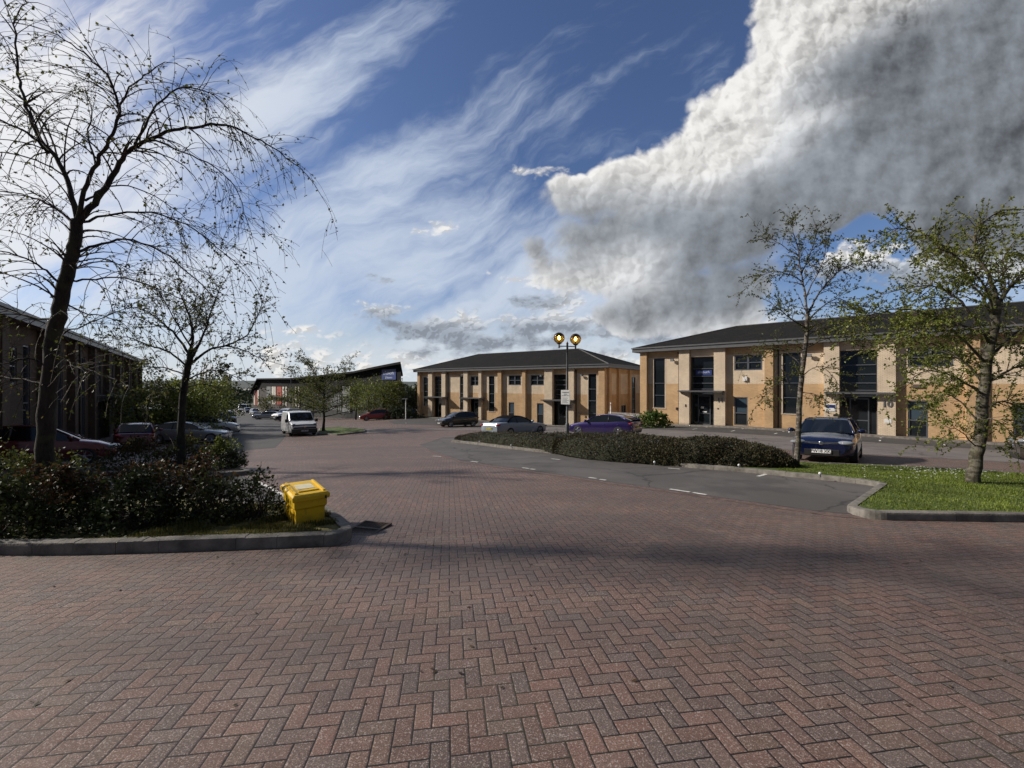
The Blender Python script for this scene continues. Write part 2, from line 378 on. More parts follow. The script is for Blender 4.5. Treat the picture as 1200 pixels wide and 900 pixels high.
M['blue_sign']=simple('blue_sign',(.014,.035,.17),.5,var=.06)
M['sign_light']=simple('sign_lettering',(.60,.66,.80),.5,var=.05)
M['black_clad']=simple('black_cladding',(.005,.005,.0055),.8,spec=.15,var=.25,scale=.6)
M['red_clad']=simple('red_cladding',(.36,.055,.03),.6,var=.15,scale=.6)
M['white_clad']=simple('white_cladding',(.60,.56,.50),.6,var=.12,scale=.6)
M['grey_clad']=simple('grey_louvre',(.18,.19,.19),.6,var=.15,scale=.6)
M['bark_dark']=bark('bark_dark',(.014,.011,.009),(.036,.028,.022))
M['bark_birch']=bark('bark_birch',(.030,.023,.018),(.10,.08,.062),.4)
M['bark_moss']=bark('bark_moss',(.028,.026,.015),(.085,.07,.045),.2)
M['twig']=simple('twig',(.045,.030,.022),.8,var=.3)
M['twig_pale']=simple('twig_pale',(.10,.075,.05),.8,var=.3)
M['leaf_a']=leafmat('leaf_spring',[(.05,.06,.015),(.10,.12,.025),(.15,.17,.035),(.13,.10,.035)])
M['leaf_b']=leafmat('leaf_fresh',[(.08,.10,.018),(.14,.18,.03),(.22,.25,.05),(.19,.19,.04)])
M['leaf_dark']=leafmat('leaf_dark',[(.015,.025,.008),(.025,.040,.012),(.045,.06,.018),(.03,.045,.012)],.15)
M['leaf_hedge']=leafmat('leaf_hedge',[(.026,.028,.012),(.045,.043,.018),(.070,.060,.027),(.080,.055,.030)],.12)
M['leaf_shrub']=leafmat('leaf_shrub',[(.020,.030,.010),(.040,.055,.015),(.07,.085,.02),(.035,.045,.012)],.2)
M['leaf_bronze']=leafmat('leaf_bronze',[(.06,.022,.012),(.10,.045,.02),(.09,.08,.025),(.12,.06,.03)],.25)
M['leaf_green']=leafmat('leaf_green',[(.045,.08,.012),(.08,.14,.02),(.11,.17,.03),(.06,.10,.015)],.25)
M['leaf_far']=leafmat('leaf_far',[(.035,.05,.022),(.055,.075,.03),(.075,.095,.04),(.05,.065,.035)],.1)
M['blade']=leafmat('grass_blade',[(.08,.115,.012),(.13,.18,.02),(.19,.24,.03),(.17,.18,.045)],.3)
M['petal']=simple('daisy_white',(.80,.80,.76),.7,var=.03)
M['hill']=simple('hill_green',(.055,.070,.062),.95,var=.45,scale=.012)
M['field']=simple('pale_field',(.22,.26,.15),.95,var=.2,scale=.05)
M['grass_dry']=simple('verge_moss',(.12,.105,.03),.95,var=.5,scale=6,bumpd=.02,bscale=30)

M['blade_dry']=leafmat('dry_blade',[(.10,.10,.025),(.15,.14,.035),(.18,.15,.05),(.09,.11,.025)],.25)
# ------------------------------------------------------------ sky, sun, camera
SUN_AZ=R(-81); SUN_EL=R(31)      # azimuth from +Y towards -X, elevation
sun_dir=Vector((math.sin(SUN_AZ)*math.cos(SUN_EL),math.cos(SUN_AZ)*math.cos(SUN_EL),math.sin(SUN_EL)))
W=bpy.data.worlds.new("World"); sc.world=W; W.use_nodes=True
t=NT(W.node_tree); t.n.clear()
sky=t.node('ShaderNodeTexSky',sky_type='NISHITA'); sky.sun_disc=False; sky.sun_elevation=SUN_EL; sky.sun_rotation=SUN_AZ; sky.altitude=80; sky.air_density=1.0; sky.dust_density=.6; sky.ozone_density=2.5
g=t.node('ShaderNodeTexCoord').outputs['Generated']; X,Y,Z=t.xyz(g)
ay=t.m('MAXIMUM',t.m('ABSOLUTE',Y),.14); u=t.div(X,ay); v=t.div(Z,ay)
uv=t.vec(u,v,0.0)
def PX(x): return (x-600)/F
def PY(y): return (450-y)/F
wn=t.noise(uv,2.2,4,.55,col=True); wx,wy,_=t.xyz(wn)
uw=t.add(u,t.mul(t.sub(wx,.5),.16)); vw=t.add(v,t.mul(t.sub(wy,.5),.16))
def blobs(uu,vv,lst):
    out=None
    for (x,y,a,bb,ang) in lst:
        c,s=math.cos(R(ang)),math.sin(R(ang)); du=t.sub(uu,PX(x)); dv=t.sub(vv,PY(y))
        p=t.mul(t.add(t.mul(du,c),t.mul(dv,s)),F/a); q=t.mul(t.sub(t.mul(dv,c),t.mul(du,s)),F/bb)
        d=t.m('SUBTRACT',1.0,t.m('SQRT',t.add(t.mul(p,p),t.mul(q,q))))
        d=t.mul(d,min(a,bb)/100.0)
        out=d if out is None else t.m('SMOOTH_MAX',out,d,.12)
    return out
# ---- the great cumulus
def vor(uu,vv,sc_,det,rough=.5,lac=2.2,zz=0.0):
    vo=t.node('ShaderNodeTexVoronoi',feature='F1'); t.put(vo.inputs['Vector'],t.vec(uu,vv,zz)); vo.inputs['Scale'].default_value=sc_; vo.inputs['Detail'].default_value=det; vo.inputs['Roughness'].default_value=rough; vo.inputs['Lacunarity'].default_value=lac
    return vo.outputs['Distance']
pw=t.noise(uv,7,3,.6,col=True); px_,py_,_=t.xyz(pw)
ub=t.add(u,t.mul(t.sub(px_,.5),.085)); vb_=t.add(v,t.mul(t.sub(py_,.5),.085))
big=[(1010,120,300,125,27),(1160,0,330,150,10),(970,45,110,80,52),(870,165,120,70,25),(770,222,100,48,8),(690,238,62,34,0),(800,275,165,62,4),
     (730,310,110,34,0),(830,345,130,50,0),(985,215,170,62,22),(1180,195,220,125,8),(1330,100,260,160,0),(680,322,66,24,0),(740,372,80,24,0)]
shade=[(770,268,100,18,6),(890,285,110,48,22),(1010,215,170,62,26),(1120,150,190,80,22),(1210,90,190,90,15),(830,345,85,22,8),(1190,230,190,60,5),(1350,80,250,150,0),(700,262,50,12,0),(1060,60,90,30,25)]
D=t.add(blobs(uw,vw,big),.035)
n1=t.noise(uv,4.2,9,.57)
def puffs(uu,vv):
    a_=vor(uu,vv,6.5,0.0); b_=vor(uu,vv,15.0,1.6,.55,2.3,3.0)
    return t.add(t.mul(a_,-.62),t.mul(b_,-.38))
P0=puffs(ub,vb_); e_=.010
P1=puffs(t.add(ub,-e_*.80),t.add(vb_,e_*.60))
Dn=t.add(t.add(D,t.mul(t.sub(n1,.5),.46)),t.mul(t.add(P0,.36),.24))
Dn=t.sub(Dn,t.mul(t.m('MAXIMUM',blobs(uw,vw,[(1020,285,105,46,38),(950,338,80,30,20),(1075,345,130,40,4)]),0.0),1.4))
aBig=t.sstep(-.03,t.rng(t.noise(uv,3.5,2),.35,.65,.015,.11),Dn)
n1b=t.noise(t.vec(t.add(u,-.022),t.add(v,.016),0.0),4.2,9,.57)
S=t.add(t.add(blobs(uw,vw,shade),t.mul(t.sub(n1,.5),.5)),t.mul(P0,-.10))
sh=t.sstep(-.40,.24,S)
rimb=t.sstep(.16,.0,Dn)                         # thin lit margin
lit=t.m('MINIMUM',t.m('MAXIMUM',t.mul(t.sub(P0,P1),2.1),-.09),.10)
ml=t.m('MINIMUM',t.m('MAXIMUM',t.mul(t.sub(n1,n1b),2.3),-.26),.26)
br=t.add(t.add(t.sub(.72,t.mul(sh,.47)),t.mul(rimb,t.sub(.12,t.mul(sh,.04)))),t.add(t.mul(lit,t.sub(1.0,t.mul(sh,.90))),t.mul(ml,t.sub(1.0,t.mul(sh,.60)))))
br=t.add(br,t.mul(t.sub(t.noise(t.vec(uw,vw,6.0),2.4,3,.45),.5),.50))
br=t.m('SMOOTH_MAX',br,.085,.10); br=t.m('SMOOTH_MIN',br,.93,.15)
cBig=t.mix(sh,(1,.985,.96),(.84,.92,1.03)); aBig=t.mul(aBig,t.sstep(-.03,.16,t.add(Dn,t.mul(t.sub(1.0,sh),.2))))
cBig=t.mix(1,cBig,t.vec(br,br,br),'MULTIPLY')
# ---- small low cumulus
low=[(600,430,230,9,0),(380,434,160,7,0),(560,378,50,9,0),(690,420,110,12,0),(620,330,34,6,0),(340,388,50,5,0),(505,388,70,17,-10),(450,368,30,12,0),(560,405,60,12,0),(612,352,30,6,0),(520,268,26,8,5),(632,199,30,7,3),
     (436,322,34,5,-10),(640,382,100,13,0),(720,388,80,18,0),(780,388,70,14,0),(1000,305,60,20,15),(1090,318,70,24,0),(960,395,80,10,5),(330,410,60,6,0),(440,417,90,7,0),(560,425,90,10,0),(660,356,60,14,0),(640,400,60,10,0)]
n3=t.noise(t.vec(u,t.mul(v,1.8),1.0),13.0,6,.58)
Q0=vor(ub,t.mul(vb_,1.5),26.0,1.6,.55,2.3,5.0); Q1=vor(t.add(ub,-.005),t.mul(t.add(vb_,.005),1.5),26.0,1.6,.55,2.3,5.0)
D2=t.add(t.add(t.add(blobs(u,v,low),.045),t.mul(t.sub(n3,.5),.46)),t.mul(t.sub(.33,Q0),.08)); aLow=t.sstep(-.02,.10,D2)
lowS=[(505,396,74,15,-8),(575,408,60,9,0),(612,354,40,8,0),(436,324,40,7,0),(700,400,110,10,0),(455,376,34,9,0),(1040,330,120,18,0),(640,388,90,8,0)]
ls=t.sstep(-.12,.06,t.add(blobs(u,v,lowS),t.mul(t.sub(n3,.5),.25)))
bl=t.add(t.sub(.74,t.mul(ls,.38)),t.mul(t.m('MINIMUM',t.m('MAXIMUM',t.mul(t.sub(Q1,Q0),2.4),-.12),.15),t.sub(1.0,t.mul(ls,.6)))); bl=t.m('MINIMUM',t.m('MAXIMUM',bl,.16),.9)
cLow=t.mix(ls,(1,.985,.955),(.82,.93,1.10)); cLow=t.mix(1,cLow,t.vec(bl,bl,bl),'MULTIPLY')
# ---- cirrus and veil
ca,sa=math.cos(R(30)),math.sin(R(30))
w2=t.noise(uv,1.3,5,.6,col=True); w2x,w2y,_=t.xyz(w2)
uc=t.add(u,t.mul(t.sub(w2x,.5),.34)); vc=t.add(v,t.mul(t.sub(w2y,.5),.34))
p=t.add(t.mul(uc,ca),t.mul(vc,sa)); q=t.sub(t.mul(vc,ca),t.mul(uc,sa))
ci=t.noise(t.vec(t.mul(p,1.0),t.mul(q,4.0),2.0),1.9,10,.60,.2)
ci2=t.noise(t.vec(u,t.mul(v,1.6),4.0),2.0,5,.55,.3)
veil=blobs(u,v,[(10,190,260,190,20),(280,330,300,95,-10),(470,320,240,85,0),(30,50,160,60,20),(600,340,170,70,0),(400,420,400,60,0),(450,240,150,60,30),(330,120,120,60,30)])
hz=t.sstep(.50,.0,v)
ce=t.add(t.add(t.mul(ci,1.15),t.mul(ci2,.40)),t.add(t.mul(t.m('MAXIMUM',veil,-.6),.26),t.mul(hz,.12)))
aCi=t.mul(t.sstep(.60,1.06,ce),.93)
wc=t.mix(t.sstep(.25,.0,v),(.58,.66,.79),(.66,.72,.77))
# ---- pieces together
dz=t.sstep(-.03,-.002,Z)
skyc=t.node('ShaderNodeVectorMath',operation='SCALE'); t.l.new(sky.outputs[0],skyc.inputs[0]); skyc.inputs['Scale'].default_value=.085
# sun glow in the thin cloud at the left edge of the picture
sd=t.node('ShaderNodeVectorMath',operation='DOT_PRODUCT'); t.l.new(g,sd.inputs[0]); sd.inputs[1].default_value=sun_dir
gl=t.sstep(.62,1.0,sd.outputs['Value']); wcg=t.mix(gl,wc,(1.0,.97,.94))
skt=t.mix(1,skyc.outputs[0],(.92,.97,1.18),'MULTIPLY'); skt=t.mix(t.mul(t.sstep(.22,.02,v),.85),skt,(.52,.60,.68)); c=t.mix(aCi,skt,wcg); c=t.mix(aLow,c,cLow); c=t.mix(aBig,c,cBig)
bk=t.sstep(.50,.22,Y)                  # unseen sky outside the view, greyed and darkened to cut ambient light
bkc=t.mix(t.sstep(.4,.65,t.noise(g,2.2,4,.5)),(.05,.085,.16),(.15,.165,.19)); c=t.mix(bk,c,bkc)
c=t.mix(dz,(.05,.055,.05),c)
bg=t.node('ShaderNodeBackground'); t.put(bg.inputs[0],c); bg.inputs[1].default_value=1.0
o=t.node('ShaderNodeOutputWorld'); t.l.new(bg.outputs[0],o.inputs[0])
W.cycles.sampling_method='MANUAL'; W.cycles.sample_map_resolution=512
L=bpy.data.lights.new('sun','SUN'); L.energy=5.0; L.angle=R(2.0); L.color=(1,.93,.83)
lo=bpy.data.objects.new('sun',L); COL.objects.link(lo); lo.rotation_euler=(-sun_dir).to_track_quat('-Z','Y').to_euler()
cam=bpy.data.cameras.new('camera'); cam.sensor_width=36; cam.lens=36*F/1200; cam.clip_end=6000; cam.clip_start=.05
co_=bpy.data.objects.new('camera',cam); COL.objects.link(co_); co_.location=(0,0,CZ); co_.rotation_euler=(R(90),0,0); sc.camera=co_
sc.view_settings.view_transform='Standard'; sc.view_settings.look='None'; sc.view_settings.exposure=0; sc.view_settings.gamma=1
# ------------------------------------------------------------ ground sheets
def ground_sheet():
    mb=MB(); nx=len(GX)
    for j,y in enumerate(GY):
        for i,x in enumerate(GX): mb.v.append((x,y,GZ[j][i]))
    for j in range(len(GY)-1):
        for i in range(nx-1):
            a=j*nx+i; b=a+1; c=b+nx; d=a+nx; mb.f+= [(a,b,c),(a,c,d)]
            cx,cy=(GX[i]+GX[i+1])/2,(GY[j]+GY[j+1])/2
            far = cy>150 or cy<-60 or abs(cx)>95
            mb.m+=[1 if far else 0]*2
    return mb
go=ground_sheet().build('block_paving_ground',[M['paving'],M['far_ground']]); struct(go)

def sheet(name,pts,dz,mat,parent=None,kind='structure'):
    """flat polygon draped on the terrain, cut along the same lines as the ground"""
    from mathutils.geometry import tessellate_polygon
    bm=bmesh.new(); vs=[bm.verts.new((x,y,0)) for x,y in pts]
    for tri in tessellate_polygon([[Vector((x,y,0)) for x,y in pts]]):
        try: bm.faces.new([vs[i] for i in tri])
        except ValueError: pass
    bmesh.ops.recalc_face_normals(bm,faces=bm.faces)
    xs=[p[0] for p in pts]; ys=[p[1] for p in pts]
    for lines,ax in ((GX,0),(GY,1)):
        lo,hi=(min(xs),max(xs)) if ax==0 else (min(ys),max(ys))
        for L_ in lines:
            if lo<L_<hi:
                co=(L_,0,0) if ax==0 else (0,L_,0); no=(1,0,0) if ax==0 else (0,1,0)
                bmesh.ops.bisect_plane(bm,geom=bm.verts[:]+bm.edges[:]+bm.faces[:],plane_co=co,plane_no=no,dist=1e-5)
    # diagonals
    bmesh.ops.triangulate(bm,faces=[f for f in bm.faces if len(f.verts)>4])
    for v in bm.verts: v.co.z=gq(v.co.x,v.co.y)+dz
    me=bpy.data.meshes.new(name); bm.normal_update()
    if sum(f.normal.z for f in bm.faces)<0: bmesh.ops.reverse_faces(bm,faces=bm.faces)
    bm.to_mesh(me); bm.free(); me.materials.append(mat); o=bpy.data.objects.new(name,me); COL.objects.link(o)
    if parent: o.parent=parent
    if kind: o['kind']=kind
    return o
def dense(pts,step=.5,closed=False):
    out=[]; n=len(pts)
    for i in range(n if closed else n-1):
        a=Vector(pts[i]); b=Vector(pts[(i+1)%n]); k=max(1,int((b-a).length/step))
        for q in range(k): out.append(tuple(a+(b-a)*q/k))
    if not closed: out.append(tuple(pts[-1]))
    return out
def rounded(pts,r,closed=True,n=5):
    out=[]; N=len(pts)
    for i in range(N):
        p=Vector(pts[i]); 
        if not closed and i in(0,N-1): out.append(tuple(p)); continue
        a=Vector(pts[i-1]); b=Vector(pts[(i+1)%N]); ra=min(r,(a-p).length*.45,(b-p).length*.45)
        q0=p+(a-p).normalized()*ra; q1=p+(b-p).normalized()*ra
        for k in range(n+1):
            s=k/n; out.append(tuple(q0*(1-s)**2+p*2*s*(1-s)+q1*s*s))
    return out
def kerb(name,pts,w=.125,h=.12,mat=None,closed=False,unit=.915,side=1):
    """kerb stones one after another, with the narrow joints between them, one continuous run"""
    mb=MB(); P=[Vector(p) for p in pts]
    if closed: P.append(P[0])
    seg=[]; 
    for i in range(len(P)-1):
        a,b=P[i],P[i+1]; L_=(b-a).length; k=max(1,round(L_/unit))
        for q in range(k): seg.append((a+(b-a)*q/k,a+(b-a)*(q+1)/k))
    for idx,(a,b) in enumerate(seg):
        d=(b-a); L_=d.length; d.normalize(); n=Vector((-d.y,d.x))*side
        j=.004 if L_>.3 else 0; rr=random.Random(idx*7+len(seg)); e=rr.uniform(-.005,.005); w2=w+rr.uniform(-.003,.003)
        a2=a+d*j; b2=b-d*j
        prof=[(0,-.12),(0,h*.72),(.012,h*.93),(.035,h),(w2,h),(w2,-.12)]
        o=len(mb.v)
        for p in (a2,b2):
            z=gq(p.x,p.y)
            for q,zz in prof:
                c=p+n*(q+e*.5); mb.v.append((c.x,c.y,z+zz+e))
        m=len(prof)
        for k in range(m-1): mb.f.append((o+k,o+k+1,o+m+k+1,o+m+k)); mb.m.append(0)
        mb.f.append(tuple(o+k for k in range(m))); mb.m.append(0); mb.f.append(tuple(o+m+k for k in range(m))[::-1]); mb.m.append(0)
    o=mb.build(name,mat or M['kerb'],fix=False,auto=30)
    bm=bmesh.new(); bm.from_mesh(o.data); bmesh.ops.recalc_face_normals(bm,faces=bm.faces); bm.to_mesh(o.data); bm.free()
    return struct(o)
OG=on_ground
def pts(*l): return [OG(x,y) for x,y in l]

# --- asphalt of the bays beside the island, of the road, and of the bays by the buildings
sheet('asphalt_bays',pts((492,521),(503,527),(540,540),(600,548.5),(650,555.5),(700,563),(760,571),(830,581),(900,591),(960,599.5),(1004,603),(1040,574),(1000,563),(870,546),(760,535),(700,530),(600,520),(540,512),(520,512)),.004,M['asphalt'])
sheet('asphalt_road',[OG(236,534),OG(290,527.5),OG(322,525),OG(331,516),OG(338,505),OG(352,497.5),(-28,52),(-33,64),(-42,77),(-60,104),(-72,122),(-80,124),(-79,112),(-64,88),(-48,66),(-36,50),OG(262,506),OG(246,515),OG(225,524)],.004,M['road'])
sheet('asphalt_road',[OG(455,494),OG(480,490),(-14.2,59.4),(9.4,42.4),OG(712,512),OG(690,508.5),OG(640,505.5),OG(560,500.5),OG(500,498),OG(462,497)],.004,M['road'])
# bays in front of the right-hand building and weathered aisle
def along11(s,o): return (12.2+.738*s-.674*o, 38.9-.674*s-.738*o)
sheet('asphalt_bays',[along11(-.8,1.7),along11(26,1.7),along11(26,6.6),along11(12,6.6),along11(4,6.6),along11(-3,6.2)],.004,M['road'])
sheet('weathered_drive',[along11(-5,6.8),along11(26,6.8),along11(30,13.5),along11(20,15),along11(8,15.5),along11(-4,17),(4.5,33),(-6,35),(-14,34),(-15,39),(-7,38),(0,38.5),(8.9,38.5)],.006,M['drive'])
# footway along the facades
sheet('footway',[along11(-.5,0.02),along11(28,.02),along11(28,1.55),along11(-.5,1.55)],.10,M['drive'])
kerb('kerb',[along11(28,1.6),along11(-.5,1.6)],mat=M['kerb'],h=.11,side=-1)
def along12(s,o): return (-13.6+.8135*s-.5816*o, 60.6-.5816*s-.8135*o)
sheet('footway',[along12(-.5,.02),along12(29,.02),along12(29,1.2),along12(-.5,1.2)],.10,M['road'])
kerb('kerb',[along12(29,1.25),along12(-.5,1.25)],h=.11,side=-1)

# --- the island with the hedges, and the lawn at its right-hand end
isl_front=pts((528,518),(560,521.5),(600,526.5),(650,532),(715,539),(760,543.5),(820,549.5),(870,553.5),(940,560.5),(1000,566.5),(1032,571))
isl=rounded(isl_front+pts((990,600.5),(1022,609.5))+[(11.6,5.75),(16,5.2),(22,4.4),(22,9.0)]+pts((1200,559),(1133,554),(1060,550),(1005,547.5),(955,546))+[(6.6,14.6),(4.0,17.0),(1.2,19.6),(-1.9,21.8)],.35)
kerb('kerb',isl,closed=True,side=1,mat=M['kerb'],h=.115)
# inner surface
def inset(poly,d):
    n=len(poly); out=[]; A=sum(poly[i][0]*poly[(i+1)%n][1]-poly[(i+1)%n][0]*poly[i][1] for i in range(n)); sgn=1 if A>0 else -1
    for i in range(n):
        p=Vector(poly[i]); a=Vector(poly[i-1]); b=Vector(poly[(i+1)%n]); t1=(p-a); t2=(b-p)
        if t1.length<1e-6 or t2.length<1e-6: continue
        t1.normalize(); t2.normalize(); m=Vector((-(t1+t2).y,(t1+t2).x))
        if m.length<1e-6: continue
        q=p+m.normalized()*d*sgn
        if not out or (q-Vector(out[-1])).length>.06: out.append(tuple(q))
    return out
def left_of(poly):
    n=len(poly); return sum(poly[i][0]*poly[(i+1)%n][1]-poly[(i+1)%n][0]*poly[i][1] for i in range(n))>0
ISL_CCW=left_of(isl)
isl_in=inset(isl,.10)
sheet('island_lawn',isl_in,.095,M['grass'])

# --- the left-hand bed in the foreground
bed=[(-9.5,4.62),(-7.5,4.62)]+pts((60,651),(160,648.5),(300,643.5),(394,639.5),(415,630.5),(396,612),(383,600))
bed+= [OG(340,597),OG(296,598),(-4.6,6.9),(-6.2,7.6),(-9.5,8.2)]
bed=rounded(bed,.22)
kerb('kerb',bed,closed=True,side=1 if left_of(bed) else -1,h=.135,mat=M['kerb'])
sheet('planting_bed',inset(bed,.1),.11,M['grass_dry'])
# bay surface behind it and the next little island
sheet('asphalt_bays',[OG(383,602),OG(345,585),OG(297,561.5),OG(262,552),(-9.5,11.2),(-14,10.8),(-14,7.9),(-9.5,8.0),(-6.2,7.4),(-4.6,6.75),OG(300,600)],.004,M['road'])
i2=rounded(pts((297,556),(262,545.5),(238,541.5))+[(-9.6,13.4),(-13,13),(-13,11.2),(-9.4,11.1)]+pts((262,559.5)),.3)
kerb('kerb',i2,closed=True,side=1 if left_of(i2) else -1,h=.12)
sheet('planting_bed',inset(i2,.1),.10,M['soil'])
# island by the white van
i3=rounded(pts((372,509.5),(396,510.5),(428,506.8),(428,503.8),(398,501.2),(374,503)),.25)
kerb('kerb',i3,closed=True,side=1 if left_of(i3) else -1,h=.12)
sheet('planting_bed',inset(i3,.1),.10,M['grass'])
# ---- painted bay marks
def dash(a,b,w=.09,name='bay_marking',dz=.009):
    a=Vector(a); b=Vector(b); d=(b-a).normalized(); n=Vector((-d.y,d.x))*w/2
    return sheet(name,[tuple(a-n),tuple(b-n),tuple(b+n),tuple(a+n)],dz,M['paint_line'])
for a,b in (((507,534.6),(517,535.2)),((552,540.8),(560,541.8)),((612,548.3),(620,549.3)),((622,549.8),(627,550.4)),((690,559.8),(699,561)),((703,562),(710,563)),((785,573.5),(808,577)),((812,577.6),(828,580.2)),
            ((783,548.8),(797,550)),((888,558.5),(898,556)),((646,537.8),(656,538.8))):
    dash(OG(*a),OG(*b))
dash(OG(297,561.8),OG(343,587),.08)
for s in (1.2,3.8,6.4,9.0,11.6,14.2,16.8,19.4):
    dash(along11(s,4.2),along11(s,5.2),.09); dash(along11(s,1.75),along11(s,2.3),.09)
# ---- a darker course of edging blocks along the bays
ed=pts((503,527.6),(540,541),(600,549.5),(650,556.5),(700,564),(760,572),(830,582),(900,592),(960,600.5),(1004,604.5))
for i in range(len(ed)-1):
    pass
edo=[(x-.02,y-.22) for x,y in ed]
sheet('edging_course',ed+edo[::-1],.0045,simple('edging_blocks',(.13,.085,.072),.8,var=.5,scale=9,bumpd=.004,bscale=25))
# ---- gully grate by the kerb
gp=[Vector(OG(*p)) for p in ((410,622),(430,628.5),(449,619),(433,612))]
c=sum(gp,Vector((0,0)))/4
gt=thing('drain_grate','rusty black iron gully grate in the paving at the kerb corner beside the yellow bin','drain',(c.x,c.y,gq(c.x,c.y)+.003),math.atan2((gp[2]-gp[1]).y,(gp[2]-gp[1]).x))
mb=MB(); wx,wy=.26,.21
mb.b2(-wx,wx,-wy,wy,-.05,.002)
fr=mb.build('pit',M['ink'],gt)
mb=MB()
for y0 in(-wy,wy-.03): mb.b2(-wx,wx,y0,y0+.03,.0,.016)
for x0 in(-wx,wx-.03): mb.b2(x0,x0+.03,-wy+.03,wy-.03,.0,.016)
mb.build('frame',M['iron'],gt)
mb=MB()
for k in range(9):
    y=-wy+.045+k*.042
    mb.b2(-wx+.03,-.02,y,y+.012,.003,.013); mb.b2(.02,wx-.03,y,y+.012,.003,.013)
mb.b2(-.02,.02,-wy+.03,wy-.03,.003,.017)
mb.build('bars',M['iron'],gt)
# ---- hills
def hills():
    mb=MB(); n=90
    rows=[(700,-14),(1100,-9),(1500,2),(1900,12.5),(2300,14)]
    for yy,zz in rows:
        for i in range(n+1):
            x=(-1.8+3.6*i/n)*yy
            h=noise.noise(Vector((x/420.,yy/900.,3.)))*7*(yy>1200)+noise.noise(Vector((x/90.,yy/200.,1.)))*1.5
            mb.v.append((x,yy,zz+h+ (3.5 if yy>1800 and x<-600 else 0)))
    for j in range(len(rows)-1):
        for i in range(n):
            a=j*(n+1)+i; mb.f.append((a,a+1,a+n+2,a+n+1)); mb.m.append(0)
    return mb.build('hills',M['hill'],smooth=True)
struct(hills())
mb=MB(); 
for i in range(41):
    for j,(yy,zz) in enumerate(((300,gz(0,300)-1.5),(720,-13.5))): mb.v.append(((-1.6+3.2*i/40)*yy,yy,zz))
for i in range(40): mb.f.append((2*i,2*i+2,2*i+3,2*i+1)); mb.m.append(0)
struct(mb.build('valley',M['far_ground']))
# ------------------------------------------------------------ buildings
def wall_grid(mb,x0,x1,z0,z1,holes,bands,y=0.0,rev=.10,mi_rev=None):
    """front skin with openings; bands = [(ztop, material index)...]"""
    xs=sorted({x0,x1,*[h[0] for h in holes],*[h[1] for h in holes]}); zs=sorted({z0,z1,*[h[2] for h in holes],*[h[3] for h in holes],*[b[0] for b in bands if z0<b[0]<z1]})
    xs=[x for x in xs if x0<=x<=x1]; zs=[z for z in zs if z0<=z<=z1]
    def mi(z):
        for zt,m in bands:
            if z<zt: return m
        return bands[-1][1]
    for i in range(len(xs)-1):
        for j in range(len(zs)-1):
            cx,cz=(xs[i]+xs[i+1])/2,(zs[j]+zs[j+1])/2
            if any(h[0]<cx<h[1] and h[2]<cz<h[3] for h in holes): continue
            mb.quad((xs[i],y,zs[j]),(xs[i+1],y,zs[j]),(xs[i+1],y,zs[j+1]),(xs[i],y,zs[j+1]),mi(cz))
    for a,b,c,d in holes:
        m=mi((c+d)/2)
        mb.quad((a,y,c),(a,y,d),(a,y+rev,d),(a,y+rev,c),m); mb.quad((b,y,d),(b,y,c),(b,y+rev,c),(b,y+rev,d),m)
        mb.quad((a,y,d),(b,y,d),(b,y+rev,d),(a,y+rev,d),m); mb.quad((b,y,c),(a,y,c),(a,y+rev,c),(b,y+rev,c),m)
def band_box(mb,x0,x1,y0,y1,z0,z1,bands):
    z=z0
    for zt,m in bands:
        if zt<=z: continue
        e=min(zt,z1); 
        for q in (((x0,y0),(x1,y0)),((x1,y0),(x1,y1)),((x1,y1),(x0,y1)),((x0,y1),(x0,y0))):
            (a,b),(c,d)=q; mb.quad((a,b,z),(c,d,z),(c,d,e),(a,b,e),m)
        z=e
        if z>=z1: break
    mb.quad((x0,y0,z1),(x1,y0,z1),(x1,y1,z1),(x0,y1,z1),bands[-1][1])
def window(B,x0,x1,z0,z1,mull=(),trans=(),y=.10,fw=.06,glass='glass',name='window',tw=.05,side=None,dep=.07,lowglass=None):
    mb=MB(); yf=y-dep
    mb.b2(x0,x0+fw,yf,y+.02,z0,z1); mb.b2(x1-fw,x1,yf,y+.02,z0,z1); mb.b2(x0+fw,x1-fw,yf,y+.02,z1-fw,z1); mb.b2(x0+fw,x1-fw,yf,y+.02,z0,z0+fw)
    for x in mull: mb.b2(x-fw*.7,x+fw*.7,yf+.002,y+.02,z0+fw,z1-fw)
    ms=sorted([x0+fw]+[m for m in mull]+[x1-fw])
    for z in trans: 
        if isinstance(z,tuple): z,a,b=z
        else: a,b=x0+fw,x1-fw
        mb.b2(a,b,yf+.004,y+.02,z-tw/2,z+tw/2)
    o=mb.build(name,M['frame'],B)
    p=MB().quad((x0+.01,y,z0+.01),(x1-.01,y,z0+.01),(x1-.01,y,z1-.01),(x0+.01,y,z1-.01)).build('pane',M[glass],o)
    if side is not None:
        for q in (o,p): q.data.transform(side)
    return o
def surround(B,x0,x1,z0,z1,w=.09):
    MB().b2(x0-w,x0,-.012,.03,z0,z1+w).b2(x1,x1+w,-.012,.03,z0,z1+w).b2(x0,x1,-.012,.03,z1,z1+w).b2(x0-w-.02,x1+w+.02,-.05,.03,z0-.06,z0).build('window_surround',M['cream'],B)
